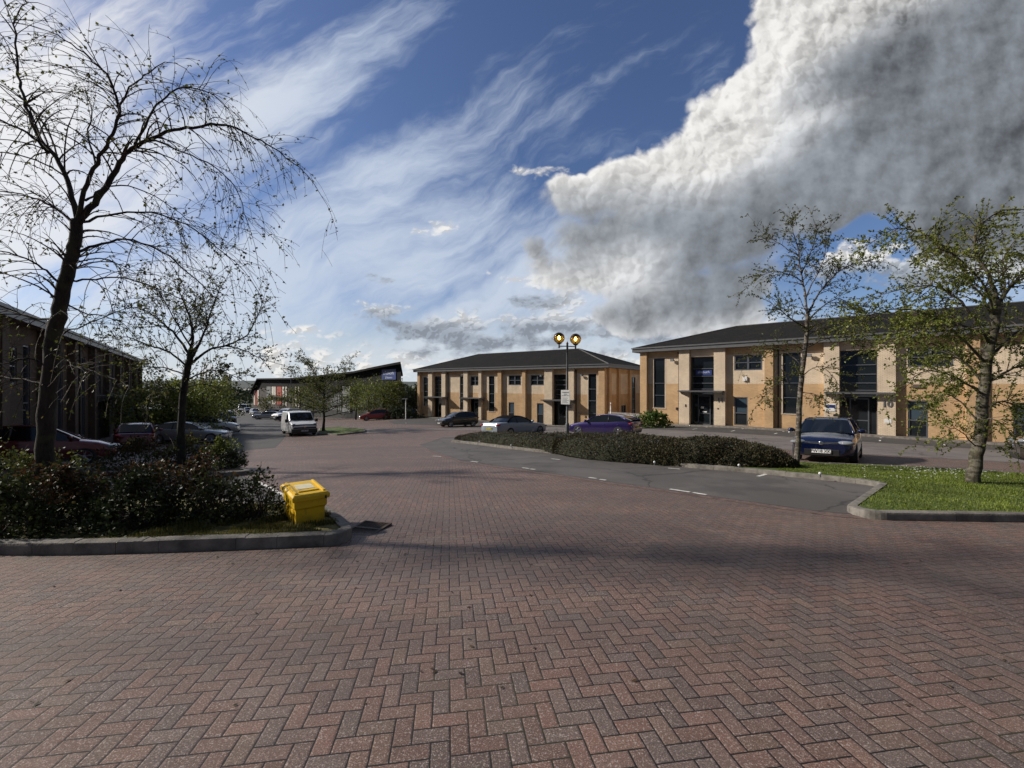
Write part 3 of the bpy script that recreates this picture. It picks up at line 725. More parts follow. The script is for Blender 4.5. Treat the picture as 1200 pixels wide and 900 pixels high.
def door(B,x0,x1,z0,z1,y=.35,split=None,notice=False):
    mb=MB(); fw=.07
    mb.b2(x0,x0+fw,y-.05,y+.02,z0,z1); mb.b2(x1-fw,x1,y-.05,y+.02,z0,z1); mb.b2(x0+fw,x1-fw,y-.05,y+.02,z1-fw,z1); mb.b2(x0+fw,x1-fw,y-.05,y+.02,z0,z0+.16)
    mb.b2(x0+fw,x1-fw,y-.048,y+.02,z0+1.0,z0+1.08)
    o=mb.build('door',M['frame'],B)
    MB().quad((x0+.01,y,z0+.01),(x1-.01,y,z0+.01),(x1-.01,y,z1-.01),(x0+.01,y,z1-.01)).build('pane',M['glass'],o)
    h=MB().tube([(x0+.13,y-.11,z0+.8),(x0+.13,y-.11,z0+1.4)],.014,8); h.tube([(x0+.13,y-.11,z0+.85),(x0+.13,y-.05,z0+.85)],.01,6); h.tube([(x0+.13,y-.11,z0+1.35),(x0+.13,y-.05,z0+1.35)],.01,6)
    h.build('handle',M['rim'],o)
    if notice:
        MB().b2(x0+.25,x0+.46,y-.012,y-.006,z0+1.45,z0+1.62).build('notice',M['white_panel'],o); MB().b2(x0+.36,x0+.72,y-.012,y-.006,z0+1.12,z0+1.22).build('notice',M['white_panel'],o)
    return o
def canopy(B,x0,x1,z,dep=1.15):
    mb=MB(); mb.b2(x0,x1,-dep,.05,z,z+.06); mb.prism([(-dep,z+.05),(-dep-.02,z+.11),(0.0,z+.13),(0,z+.05)],x0+.02,x1-.02,'X')
    for x in (x0+.12,x1-.12):
        mb.prism([(-dep*.8,z-.002),(0.0,z-.002),(0,z-.34),(-.06,z-.34)],x-.03,x+.03,'X')
    return mb.build('canopy',M['fascia'],B)
def pipe(B,x,z0,z1,y=-.06):
    mb=MB().tube([(x,y,z0),(x,y,z1)],.045,8)
    for z in frange(z0+.5,z1,1.7): mb.tube([(x,y,z),(x,y,z+.06)],.058,8)
    mb.tube([(x,y,z1-.25),(x,y-.1,z1-.1),(x,y-.25,z1)],.045,8)
    return mb.build('downpipe',M['pipe'],B)
def floodlight(B,x,z,y=0):
    o=MB().b2(x-.14,x+.14,y-.30,y-.16,z-.1,z+.1).b2(x-.02,x+.02,y-.16,y,z-.02,z+.05).build('floodlight',M['black'],B)
    MB().quad((x-.12,y-.303,z-.08),(x+.12,y-.303,z-.08),(x+.12,y-.303,z+.08),(x-.12,y-.303,z+.08)).build('lens',M['lampglass'],o); return o
def hip_roof(B,L_,D_,ze,oh=.6,rise=2.1,fh=.37,left=True,right=True,end=None):
    x0,x1,y0,y1=-oh,L_+oh,-oh,D_+oh; h=(y1-y0)/2; zt=ze+fh
    rx0=x0+h if left else x0; rx1=x1-h if right else x1; ym=(y0+y1)/2; zr=zt+rise
    mb=MB(); a,b,c,d=(x0,y0,zt),(x1,y0,zt),(x1,y1,zt),(x0,y1,zt); e,f=(rx0,ym,zr),(rx1,ym,zr)
    mb.add([a,b,c,d,e,f],[(0,1,5,4),(1,2,5),(2,3,4,5),(3,0,4)])
    rf=mb.build('roof',M['roof'],B)
    cap=MB(); 
    for p,q in ((a,e),(b,f),(c,f),(d,e),(e,f)):
        p=Vector(p)+Vector((0,0,.01)); q=Vector(q)+Vector((0,0,.01)); cap.tube([p,q],.075,6)
    cap.build('ridge_tiles',M['fascia_tile'],rf)
    fb=MB(); th=.05
    fb.b2(x0-th,x1+th,y0-th,y0,ze,zt+.03); fb.b2(x0-th,x1+th,y1,y1+th,ze,zt+.03); fb.b2(x0-th,x0,y0,y1,ze,zt+.03); fb.b2(x1,x1+th,y0,y1,ze,zt+.03)
    # gutter lip
    fb.b2(x0-th-.07,x1+th+.07,y0-th-.075,y0-th,zt-.07,zt+.045); fb.b2(x1+th,x1+th+.075,y0-th,y1+th,zt-.07,zt+.045)
    fb.build('fascia',M['fascia'],B)
    MB().b2(x0,x1,y0,y1,ze+.01,ze+.05).build('soffit',M['soffit'],B)
M['fascia_tile']=simple('ridge_tile',(.075,.073,.07),.75,var=.3,scale=4)
def digits(B,s,x,z,size=.42,y=-.36):
    return writing('unit_number',s,size,M['fascia'],B,frameM((x,y,z),(1,0,0),(0,0,1)),bold=.012,extr=.02)

BM=[M['orange'],M['cream']]
ZS,ZT=3.55,5.93; HB=6.475
BANDS=[(ZS,0),(ZT,1),(99,0)]
# ============ right-hand building (units 11 and 10)
b11=thing('office_building','long two-storey office block of cream and buff brick at the right numbered 11 and 10','building',(12.2,38.9,CZ-3.53),math.atan2(-.674,.738))
def s11(x): return (38.93-26625/(x-68))/.674
holes=[]; L11=31.5
unit=[]
for k,u0 in enumerate((0.0,10.17,20.34)):
    tw=(u0+1.16,u0+2.2,1.35,5.87) if k%2==0 else (u0+1.06,u0+2.2,1.3,5.87)
    unit.append(tw)
holes=unit+[(7.9,9.88,4.62,5.84),(7.9,8.86,.2,2.47),(18.07,20.1,4.62,5.84),(18.07,19.0,.12,2.47),(22.5-.05,23.4,.12,2.47),(28.2,30.2,4.62,5.84)]
holes=[h for h in holes if h!=unit[2]]+[(22.45+2.4,26.2,4.62,5.84)]
ent=[(4.47,6.42),(14.64,16.6)]
w=MB()
hs=holes+[(a,b,-.05,5.84) for a,b in ent]
wall_grid(w,0,L11,-1.2,HB,hs,BANDS)
# sides and back
for (a,b),(c,d) in (((L11,0),(L11,13)),((L11,13),(0,13)),((0,13),(0,0))):
    z=-1.2
    for zt,m in ((ZS,0),(ZT,1),(HB,0)): w.quad((a,b,z),(c,d,z),(c,d,zt),(a,b,zt),m); z=zt
w.build('wall',BM,b11)
pr=MB()
for (a,b,kind) in ((-.02,.62,0),(3.57,4.45,1),(6.44,7.3,1),(10.1,10.66,0),(13.75,14.62,1),(16.62,17.5,1),(20.6,21.15,0),(23.9,24.45,0),(27.2,27.8,0)):
    o=MB(); band_box(o,a,b,-.34,.02,-1.2,HB-.003,[(99,kind)]); o.build('pier',BM,b11)
# lintel bands over entrances
for a,b in ent:
    MB().b2(a,b,-.10,.0,5.86,HB-.01).build('lintel',M['cream'],b11)
window(b11,*unit[0],trans=(3.6,2.5),fw=.05); surround(b11,*unit[0]); surround(b11,*unit[1])
window(b11,*unit[1],trans=(3.6,2.5),fw=.05)
for (a,b,c,d) in ((7.9,9.88,4.62,5.84),(18.07,20.1,4.62,5.84),(24.85,26.2,4.62,5.84),(28.2,30.2,4.62,5.84)):
    m=(a+b)/2; window(b11,a,b,c,d,mull=(m,),trans=(c+.62,),fw=.10,tw=.07)
for (a,b,c,d) in ((7.9,8.86,.2,2.47),(18.07,19.0,.12,2.47),(22.45,23.4,.12,2.47)):
    o=window(b11,a,b,c,d,trans=(1.2,),fw=.08,tw=.09)
    MB().quad((a+.1,.094,1.27),(b-.1,.094,1.27),(b-.1,.094,d-.1),(a+.1,.094,d-.1)).build('painted_reflection',M['glass2'],o)  # panel over the glass carries the painted sky reflection
for i,(a,b) in enumerate(ent):
    window(b11,a,b,2.95,5.84,trans=(4.84,4.2,3.6,3.1),fw=.05,y=.30,name='stair_window',tw=.06)
    MB().quad((a,0,5.84),(b,0,5.84),(b,.3,5.84),(a,.3,5.84)).build('porch_lining',M['soffit'],b11); MB().quad((a,0,-.05),(b,0,-.05),(b,.5,-.05),(a,.5,-.05)).build('threshold',M['soffit'],b11)
    MB().b2(a,b,.36,.42,-.05,2.95).build('side_light',M['glass'],b11)
    door(b11,a+.5,b-.42,-.02,2.55,y=.33,notice=(i==0))
    MB().b2(a,a+.06,.27,.355,-.02,2.93).b2(b-.06,b,.27,.355,-.02,2.93).b2(a+.06,b-.06,.27,.355,2.62,2.72).build('porch_frame',M['frame'],b11)
    canopy(b11,a-.75 if i==0 else a-.85,b+.85,2.86,1.05 if i==0 else .8)
digits(b11,'11',6.95,2.2,.5); digits(b11,'10',17.08,2.2,.55)
pipe(b11,3.47,-.2,6.3); pipe(b11,10.95,-.2,6.3,-.05)
floodlight(b11,2.95,5.65); floodlight(b11,12.9,5.6)
o=MB().b2(8.55,8.85,-.12,0,3.75,4.12).build('alarm_box',M['white_panel'],b11); bevel(o,.02)
o=MB().b2(18.3,18.8,-.10,0,3.3,3.5).build('vent',M['soffit'],b11)
o=MB().b2(3.2,3.35,-.08,0,1.25,1.45).build('vent',M['black'],b11)
o=MB().b2(13.84,14.42,-.375,-.34,1.62,2.12).build('wall_sign',M['white_panel'],b11)
MB().b2(13.87,14.39,-.385,-.377,1.86,2.07).build('sign_band',M['blue_sign'],o)
o=MB().b2(14.3,14.5,-.52,-.34,1.28,1.42).build('camera_box',M['black'],b11)
o=MB().b2(16.95,17.3,-.36,-.341,.98,1.24).build('notice_board',M['white_panel'],b11)
o=MB().b2(4.12,4.2,-.37,-.34,1.55,1.78).build('entry_phone',M['black'],b11)
o=MB().b2(6.72,6.82,-.37,-.34,1.45,1.55).build('entry_phone',M['black'],b11)
# blue company sign hung inside the stair window
o=MB().b2(4.78,6.1,.278,.285,4.28,4.72).build('window_sign',M['blue_sign'],b11)
writing('sign_lettering','abtouch',.30,M['sign_light'],o,frameM((5.44,.275,4.55),(1,0,0),(0,0,1)),extr=.001)
hip_roof(b11,L11,13.0,HB,rise=2.15)
# ============ centre building (unit 12)
b12=thing('office_building','detached two-storey brick office block in the centre with dark hipped roof behind the lamp','building',(-13.6,60.6,CZ-4.75),math.atan2(-.5816,.8135))
def s12(x):
    q=(x-600)/F; return (60.6*q+13.6)/(.8135+.5816*q)
L12=28.9; D12=12.4
def h12(x,y): return 4.75+(450-y)*(60.6-.5816*s12(x))/F
S=s12
hl=[(S(496.3),S(501.8),1.6,5.75),(S(539),S(544.6),1.25,5.75),(S(573),S(579.6),1.25,5.75),(S(689.5),S(699),.35,5.85)]
tallw=list(hl)
sq=[(S(551.5),S(562),4.55,5.75),(S(596),S(610.5),4.6,5.8),(S(622),S(637.5),4.6,5.8)]
sm=[(S(596),S(602.6),.1,2.5),(S(629.2),S(637),.1,2.5)]
en=[(S(509.2),S(518.8)),(S(649),S(664.5))]
en2=(S(551.5),S(562))
w=MB(); wall_grid(w,0,L12,-1.2,HB,tallw+sq+sm+[(a,b,-.05,5.84) for a,b in en]+[(en2[0],en2[1],-.05,2.9)],[(3.6,0),(ZT,1),(99,0)])
for (a,b),(c,d) in (((L12,D12),(0,D12)),((0,D12),(0,0))):
    z=-1.2
    for zt,m in ((3.6,0),(ZT,1),(HB,0)): w.quad((a,b,z),(c,d,z),(c,d,zt),(a,b,zt),m); z=zt
RS=Matrix.Translation((L12,0,0))@Matrix.Rotation(math.pi/2,4,'Z')
ws=MB(); wall_grid(ws,0,D12,-1.2,HB,[(8.0,9.3,.3,5.6),(4.4,6.0,.0,2.3)],[(3.6,0),(ZT,1),(99,0)])
ws.v=[tuple(RS@Vector(v)) for v in ws.v]; w.add(ws.v,ws.f); w.m[-len(ws.f):]=ws.m
w.build('wall',BM,b12)
for (a,b,k) in ((490.8,493.8,0),(503.7,508.3,1),(519.3,523.8,1),(545,549.7,1),(562.6,565.8,1),(585,589.2,0),(613.6,617.4,0),(639.6,648.7,1),(665,674,1),(702.8,None,0)):
    x0=S(a); x1=S(b) if b else L12+.02
    o=MB(); band_box(o,max(x0,-.02),x1,-.34,.02,-1.2,HB-.003,[(99,k)]); o.build('pier',BM,b12)
for (a,b) in ((0.3,.9),(3.1,3.5),(6.6,7.0),(11.6,12.38)):
    o=MB(); band_box(o,a,b,-.3,.02,-1.2,HB-.003,[(99,0)]); o.data=None if False else None
    ob=o.build('pier',BM,b12); ob.data.transform(RS)
for i,h in enumerate(tallw):
    surround(b12,*h)
    window(b12,*h,trans=[(h[2]+(h[3]-h[2])*f) for f in ((.25,.5,.76) if i<3 else (.22,.47,.70))],fw=.06,tw=.07)
for a,b,c,d in sq: window(b12,a,b,c,d,mull=((a+b)/2,),trans=(c+.6,),fw=.10,tw=.08)
for a,b,c,d in sm:
    o=window(b12,a,b,c,d,trans=(1.2,),fw=.08,tw=.1); MB().quad((a+.1,.094,1.27),(b-.1,.094,1.27),(b-.1,.094,d-.1),(a+.1,.094,d-.1)).build('painted_reflection',M['glass2'],o)  # same painted sky reflection over the upper glass
for i,(a,b) in enumerate(en):
    window(b12,a,b,2.95,5.84,trans=(5.2,4.65,4.1,3.55),fw=.06,y=.3,name='stair_window',tw=.08)
    MB().quad((a,0,5.84),(b,0,5.84),(b,.3,5.84),(a,.3,5.84)).build('porch_lining',M['soffit'],b12)
    MB().b2(a,b,.36,.42,-.05,2.95).build('side_light',M['glass'],b12)
    door(b12,a+.45,b-.15,-.02,2.5,y=.33); canopy(b12,a-1.1,b+1.1,2.86)
a,b=en2; MB().b2(a,b,.36,.42,-.05,2.95).build('side_light',M['glass'],b12); door(b12,a+.4,b-.15,-.02,2.4,y=.33); canopy(b12,a-1.0,b+.9,2.86)
MB().quad((a,0,2.9),(b,0,2.9),(b,.36,2.9),(a,.36,2.9)).build('porch_lining',M['soffit'],b12)
window(b12,8.0,9.3,.3,5.6,trans=(1.6,2.9,4.3),mull=(8.4,),side=RS)
window(b12,4.4,6.0,.0,2.3,mull=(5.2,),side=RS)
for x in (525.5,613,675.5,): pipe(b12,S(x),-.2,6.3,-.06)
for x in (502.8,543.3,682,635): floodlight(b12,S(x),5.7 if x!=543.3 else 6.0)
MB().b2(S(659)+2.1,S(659)+2.3,-.37,-.34,1.5,1.75).build('entry_phone',M['black'],b12)
digits(b12,'12',S(669.5),2.25,.45)
hip_roof(b12,L12,D12,HB,rise=2.35,oh=.55)
# ============ left-hand building, its shade put into the wall colours
d3=Vector((-.598,.80)); n3=Vector((-.80,-.598))   # along (away), into the building
B3o=Vector((-28.6,28.7))-d3*24
b3=thing('office_building','shade-darkened brick office block at the left edge beyond the bare tree','building',(B3o.x,B3o.y,CZ-3.72),math.atan2(d3.y,d3.x))
H3=6.0; L3=46
w=MB(); hl=[]
for k in range(9):
    x=1.5+k*5.0
    hl.append((x,x+1.5,3.7,5.1)); hl.append((x+2.2,x+3.0,.6,5.3))
# local y axis points into the building: outward is -y in a mirrored frame
def flip(o):
    o.data.transform(Matrix.Diagonal((1,-1,1,1))); o.data.flip_normals()
w2=[(L3-0,0)]
wall_grid(w,0,L3,-1.5,H3,hl,[(3.4,0),(99,1)])
for (a,b),(c,d) in (((L3,0),(L3,11)),((L3,11),(0,11)),((0,11),(0,0))): w.quad((a,b,-1.5),(c,d,-1.5),(c,d,H3),(a,b,H3),0)
o=w.build('wall',[M['shade_brick_low'],M['shade_brick']],b3)
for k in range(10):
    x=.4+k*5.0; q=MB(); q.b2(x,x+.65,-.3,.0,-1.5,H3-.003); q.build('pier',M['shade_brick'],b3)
for i,h in enumerate(hl): window(b3,*h,mull=((h[0]+h[1])/2,) if i%2==0 else (),trans=(h[2]+(h[3]-h[2])*.5,),fw=.08)
canopy(b3,22.5,26.5,2.8)
pipe(b3,17.9,-.2,6.1); pipe(b3,37.9,-.2,6.1)
hip_roof(b3,L3,11,H3,rise=.9,oh=.45,fh=.3)
# ============ far dark building with the sweeping roof
d4=Vector((-.722,.692))
b4=thing('office_building','far dark building with sweeping black roof and a blue sign at its high end','building',(-16.6,62,CZ-5.25),math.atan2(d4.y,d4.x))
prof=[(-1.3,8.52),(0,8.45),(6,8.05),(13.8,7.45),(21,7.2),(28,7.0),(37,6.75),(45,6.6),(70,6.75),(76.6,2.9)]
w=MB()
def roofz(x):
    for (a,za),(b,zb) in zip(prof,prof[1:]):
        if a<=x<=b: return za+(zb-za)*(x-a)/(b-a)
    return prof[-1][1]
xs=[0,6,13.8,21,28,37,45,52,58,64,70,76.6]
for a,b in zip(xs,xs[1:]):
    lo=3.6 if a<45 else 4.2
    w.quad((a,0,-3),(b,0,-3),(b,0,min(lo,roofz(b)-.3)),(a,0,min(lo,roofz(a)-.3)),1 if a<45 else 2)
    w.quad((a,0,min(lo,roofz(a)-.3)),(b,0,min(lo,roofz(b)-.3)),(b,0,roofz(b)-.3),(a,0,roofz(a)-.3),0)
w.quad((0,0,-3),(16.5,9.5,-3),(16.5,9.5,6.6),(0,0,8.1),0); w.quad((76.6,0,-3),(76.6,9.5,-3),(76.6,9.5,2.3),(76.6,0,2.6),2); w.quad((16.5,9.5,-3),(76.6,9.5,-3),(76.6,9.5,2.2),(16.5,9.5,6.4),0)
w.build('wall',[M['black_clad'],simple('dark_ground_floor',(.03,.032,.03),.4,var=.4,scale=.8),simple('dark_panel',(.05,.04,.038),.6,var=.3,scale=.5)],b4)
rf=MB(); o=0
for x,z in prof: xb=x+17*(1-max(x,0)/76.6); zb_=roofz(min(max(xb,0),76))-.3; rf.v+= [(x-.0,-.9,z),(xb,9.9,min(z-.3,zb_)),(xb,9.9,min(z-.3,zb_)-.33),(x-.0,-.9,z-.33)]
for i in range(len(prof)-1):
    for k in range(4): a=i*4+k; b=i*4+(k+1)%4; rf.f.append((a,b,b+4,a+4)); rf.m.append(0)
rf.f+= [(0,1,2,3),tuple(len(rf.v)-4+k for k in (3,2,1,0))]; rf.m+=[0,0]
rf.build('roof',M['black_clad'],b4)
def t4(px): q=(px-600)/F; return (-16.6-62*q)/(.722+.692*q)
def slab(name,p0,p1,z0,z1,mat,y=-.06):
    a,b=sorted((t4(p0),t4(p1))); return MB().b2(a,b,y,-.005,z0,z1).build(name,mat,b4)
slab('grey_panel',403,412,.2,4.9,M['grey_clad'],-.3)  # light grey louvre block standing out from the facade
for k in range(6): slab('window',388+k*2.2,389.2+k*2.2,.3,3.2,M['grey_clad'])
for a,b,m in ((319,321.5,'white_clad'),(322,323.6,'white_clad'),(325,330.5,'red_clad'),(331.4,333.6,'white_clad'),(335,336.6,'white_clad'),(346.5,348,'white_clad'),(350,351.5,'white_clad'),(313,318,'grey_clad')):
    slab('cladding_strip',a,b,.2,4.6,M[m],-.12)
slab('canopy',318,337,2.0,2.25,M['black'],-1.0)
for a,b,m in ((298,299.3,'white_clad'),(299.9,301.5,'red_clad'),(302.2,303.8,'white_clad')):
    slab('cladding_strip',a,b,-.5,3.6,M[m],-.12)
a,b=sorted((t4(448),t4(464.6)))
sg=MB().b2(a,b,-.10,-.02,5.9,7.55).build('fascia_sign',M['blue_sign'],b4)
writing('sign_lettering','eTalwork',.80,M['sign_light'],sg,frameM(((a+b)/2,-.11,6.95),(-1,0,0),(0,0,1)),extr=.002)
writing('sign_lettering','& Partners',.50,M['sign_light'],sg,frameM(((a+b)/2,-.11,6.25),(-1,0,0),(0,0,1)),extr=.002)
for ch in b4.children_recursive: flip(ch)
# ============ low pale buildings down in the valley
def shed(x0,x1,ytop,ybase,Y,label,mat,depth=15):
    X0=(x0-600)/F*Y; X1=(x1-600)/F*Y; z0=CZ+(450-ybase)*Y/F; z1=CZ+(450-ytop)*Y/F
    B=thing('warehouse',label,'building',((X0+X1)/2,Y,z0),0); hw=(X1-X0)/2; H=z1-z0
    MB().b2(-hw,hw,0,depth,-6,H).build('wall',mat,B)
    MB().prism([(-hw-.3,H),(hw+.3,H),(hw*.1,H*1.18)],-.4,depth+.4,'Y').build('roof',M['white_clad'],B)
    q=MB().b2(-hw*.6,-hw*.2,-.05,0,H*.2,H*.7).b2(hw*.1,hw*.5,-.05,0,H*.2,H*.7).build('window',M['glass'],B)
    return B
shed(262,281,457.5,467,260,'long pale shed far down the road above the white lorry',M['field'])
shed(474,488,463,468,170,'low white-roofed shed behind the trees left of the central office',M['grey_clad'])
shed(492,500,440.5,446,600,'tiny pale house on the skyline beside the central office',M['white_clad'])
# ------------------------------------------------------------ vegetation
def catmull(P,k=4):
    P=[Vector(p) for p in P]; out=[]
    for i in range(len(P)-1):
        p0=P[max(i-1,0)]; p1=P[i]; p2=P[i+1]; p3=P[min(i+2,len(P)-1)]
        for q in range(k):
            s=q/k; out.append(.5*((2*p1)+(p2-p0)*s+(2*p0-5*p1+4*p2-p3)*s*s+(3*p1-p0-3*p2+p3)*s**3))
    out.append(P[-1]); return out
def leaf(mb,p,s,rg,mi,d=None):
    a=Vector((rg.gauss(0,1),rg.gauss(0,1),rg.gauss(0,1))).normalized()
    if d is not None: a=(a*.7+d).normalized()
    b=a.cross(Vector((rg.gauss(0,1),rg.gauss(0,1),rg.gauss(0,1)))).normalized()
    w=s*.34
    mb.add([p,p+a*s*.5+b*w,p+a*s,p+a*s*.5-b*w],[(0,1,2,3)],mi)
def shoot(tw,rg,p,d,length,r,droop,jit,leafs,ls,lvl,branch,nseg=7,bl=.45):
    """one twig that arches, with side twigs and leaves"""
    P=[Vector(p)]; d=Vector(d).normalized(); st=length/nseg
    for i in range(nseg):
        d=(d+Vector((0,0,-droop*st*(1+.6*i/nseg)))+Vector((rg.gauss(0,1),rg.gauss(0,1),rg.gauss(0,.8)))*jit).normalized(); P.append(P[-1]+d*st)
    rad=[max(.0022,r*(1-.8*i/nseg)) for i in range(nseg+1)]
    tw.tube(P,rad,3,0,caps=False)
    if lvl>0:
        n=max(1,int(branch*length*rg.uniform(.7,1.3)))
        for _ in range(n):
            i=rg.randint(1,nseg-1); a=(P[i+1]-P[i]).normalized(); s=a.orthogonal().normalized(); s.rotate(Quaternion(a,rg.uniform(0,6.28)))
            shoot(tw,rg,P[i],a*.8+s*.75,length*bl*rg.uniform(.6,1.2),rad[i]*.62,droop,jit,leafs,ls,lvl-1,branch*1.15,max(4,nseg-2),bl)
    nl=int(leafs*length*rg.uniform(.4,1.5))
    for _ in range(nl):
        q=rg.uniform(.15,1)*nseg; i=min(int(q),nseg-1); c=P[i].lerp(P[i+1],q-i)
        for _k in range(rg.choice((1,2,2,3))):
            leaf(tw,c,ls*rg.uniform(.6,1.4),rg,1,(P[i+1]-P[i]).normalized()*.5)
def tree(name,label,base,trunk,limbs,rg,barkm,twm,leafm,r0=.12,shoots=14,sl=(.5,1.2),droop=.55,jit=.10,leafs=6,ls=.04,lvl=2,branch=3.0,group=None,upb=.35,tmin=.15,taper=.25,cat='tree',bl=.45):
    """trunk and limbs: lists of (points, r start, r end) in coordinates from the base"""
    T=thing(name,label,cat,base,0,group)
    tb=MB(); tw=MB(); axes=[]
    P=catmull(trunk[0],5); n=len(P); rad=[trunk[1]+(trunk[2]-trunk[1])*(i/(n-1))**.8 for i in range(n)]
    rad[0]*=1.35; rad[1]*=1.12
    P=[p+Vector((rg.gauss(0,.008),rg.gauss(0,.008),0)) for p in P]
    tb.tube(P,rad,12,0); axes.append((P,rad,.35))
    for L_ in limbs:
        pt,ra,rb=L_[:3]; P=catmull(pt,4); n=len(P); P=[P[0]]+[p+Vector((rg.gauss(0,.008),rg.gauss(0,.008),rg.gauss(0,.008))) for p in P[1:]]
        rad=[ra+(rb-ra)*(i/(n-1))**.7 for i in range(n)]; tb.tube(P,rad,7,0); axes.append((P,rad,1.0))
    for P,rad,wt in axes:
        ln=sum((P[i+1]-P[i]).length for i in range(len(P)-1)); k=int(shoots*ln*wt)
        for _ in range(k):
            f=rg.uniform(tmin if wt>.5 else .45,1)**.8; q=f*(len(P)-1); i=min(int(q),len(P)-2); c=P[i].lerp(P[i+1],q-i); a=(P[i+1]-P[i]).normalized()
            s=a.orthogonal().normalized(); s.rotate(Quaternion(a,rg.uniform(0,6.28))); d=a*rg.uniform(.35,1.0)+s*.8+Vector((0,0,upb))
            shoot(tw,rg,c,d,rg.uniform(*sl)*(1.15-.45*f),min(rad[i]*.5,.014),droop,jit,leafs,ls,lvl,branch,bl=bl)
        shoot(tw,rg,P[-1],(P[-1]-P[-2]).normalized(),sl[1],min(rad[-1],.012),droop,jit,leafs,ls,lvl,branch,bl=bl)
    o=tb.build('trunk',barkm,T,smooth=True); tw.build('crown',[twm,leafm],T); return T

def from_px(Y,Xb,zb,lst,rg,dy=0,spread=.0,y0=0):
    """limb course measured off the picture at the tree's own distance, with depth of its own"""
    out=[]; n=len(lst)
    for i,(x,y) in enumerate(lst):
        f=i/max(1,n-1); d=y0+dy*f+spread*math.sin(f*3)
        YY=Y+d; out.append(((x-600)/F*YY-Xb, d, CZ+(450-y)/F*YY-zb))
    return out
# ---- T1: the big bare tree in the left bed
rg=random.Random(11); Y1=5.6; X1=(47-600)/F*Y1; z1=gq(X1,Y1)+.1
def L1(l,dy,r0,r1,y0=0): return (from_px(Y1,X1,z1,l,rg,dy,0,y0),r0,r1)
trunk=(from_px(Y1,X1,z1,[(47,612),(50,560),(56,470),(63,400),(71,355),(80,315),(87,285),(90,258)],rg),.105,.062)
limbs=[L1([(90,262),(84,232),(70,192),(45,160),(30,125),(23,96),(19,61),(16,22)],.5,0.0396,0.0096),
 L1([(58,180),(38,160),(18,148),(-12,138),(-40,140)],-.5,0.0202,0.0080,.15),
 L1([(90,262),(98,225),(114,190),(128,165),(139,133),(131,96),(115,77),(91,57),(64,38)],-.6,0.0324,0.0056),
 L1([(137,138),(149,107),(165,92),(182,80)],-.3,0.0130,0.0056,-.4),
 L1([(92,262),(110,238),(128,213),(143,185),(160,171),(195,155),(227,149),(264,147),(293,158),(320,173),(350,196)],.6,0.0468,0.0064),
 L1([(158,170),(174,140),(188,118),(215,102),(249,111),(268,128)],.5,0.0187,0.0056,.15),
 L1([(178,163),(215,178),(249,195),(275,218),(289,258)],-.3,0.0144,0.0040,.25),
 L1([(98,260),(125,252),(178,249),(231,271),(272,305)],-.5,0.0187,0.0048),
 L1([(89,296),(112,288),(147,280),(187,293),(231,329),(255,352)],.5,0.0216,0.0056),
 L1([(80,330),(104,328),(140,326),(180,336),(215,352)],-.5,0.0158,0.0048),
 L1([(76,340),(60,322),(38,306),(8,296),(-30,290)],-.5,0.0187,0.0056),
 L1([(86,262),(66,245),(40,232),(8,224),(-30,225)],.5,0.0202,0.0056),
 L1([(66,375),(40,372),(10,365),(-25,372)],.3,0.0173,0.0064),
 L1([(62,395),(90,385),(120,372),(150,360)],.6,0.0144,0.0048),
 L1([(57,432),(36,420),(14,424),(-20,430)],-.4,0.0158,0.0064),
 L1([(55,452),(30,446),(0,442),(-30,448)],.4,0.0144,0.0064),
 L1([(60,440),(82,428),(110,436),(140,446)],-.6,0.0130,0.0048),
 L1([(72,350),(98,366),(130,372),(150,384)],-.4,0.0130,0.0040),
 L1([(100,235),(120,222),(150,218),(190,235),(225,262)],.9,0.0158,0.0048,.1),
 L1([(112,196),(104,160),(108,130),(98,104)],.8,0.0144,0.0056,.1)]
tree('bare_tree','tall dark nearly leafless tree with drooping twigs rising from the left-hand shrub bed',(X1,Y1,z1),trunk,limbs,rg,M['bark_dark'],M['twig'],M['leaf_a'],shoots=14,sl=(.5,1.25),droop=1.35,jit=.075,leafs=5,ls=.034,lvl=2,branch=2.6,upb=.3)
# generic limb fan
def fan(rg,h,trunk_top,n,spread,rise,r,lean=0,low=.3,curl=-.15,r1=.006):
    L_=[]
    for k in range(n):
        z0=trunk_top*(low+(1-low)*(k+.5)/n); a=2.4*k+rg.uniform(-.4,.4); f=1-(k/n)*.45; s=spread*f*rg.uniform(.75,1.15); up=rise*rg.uniform(.6,1.2)*(.5+.9*k/n)
        b=Vector((math.cos(a),math.sin(a),0)); x0=lean*z0/h
        P=[(x0,0,z0)]; 
        for q in (.3,.6,.85,1.0): P.append((x0+b.x*s*q,b.y*s*q,z0+up*q+curl*s*q*q))
        L_.append((P,r*f,r1))
    return L_
def place_tree(px,py,**k):
    X,Y=on_ground(px,py); return X,Y,gq(X,Y)
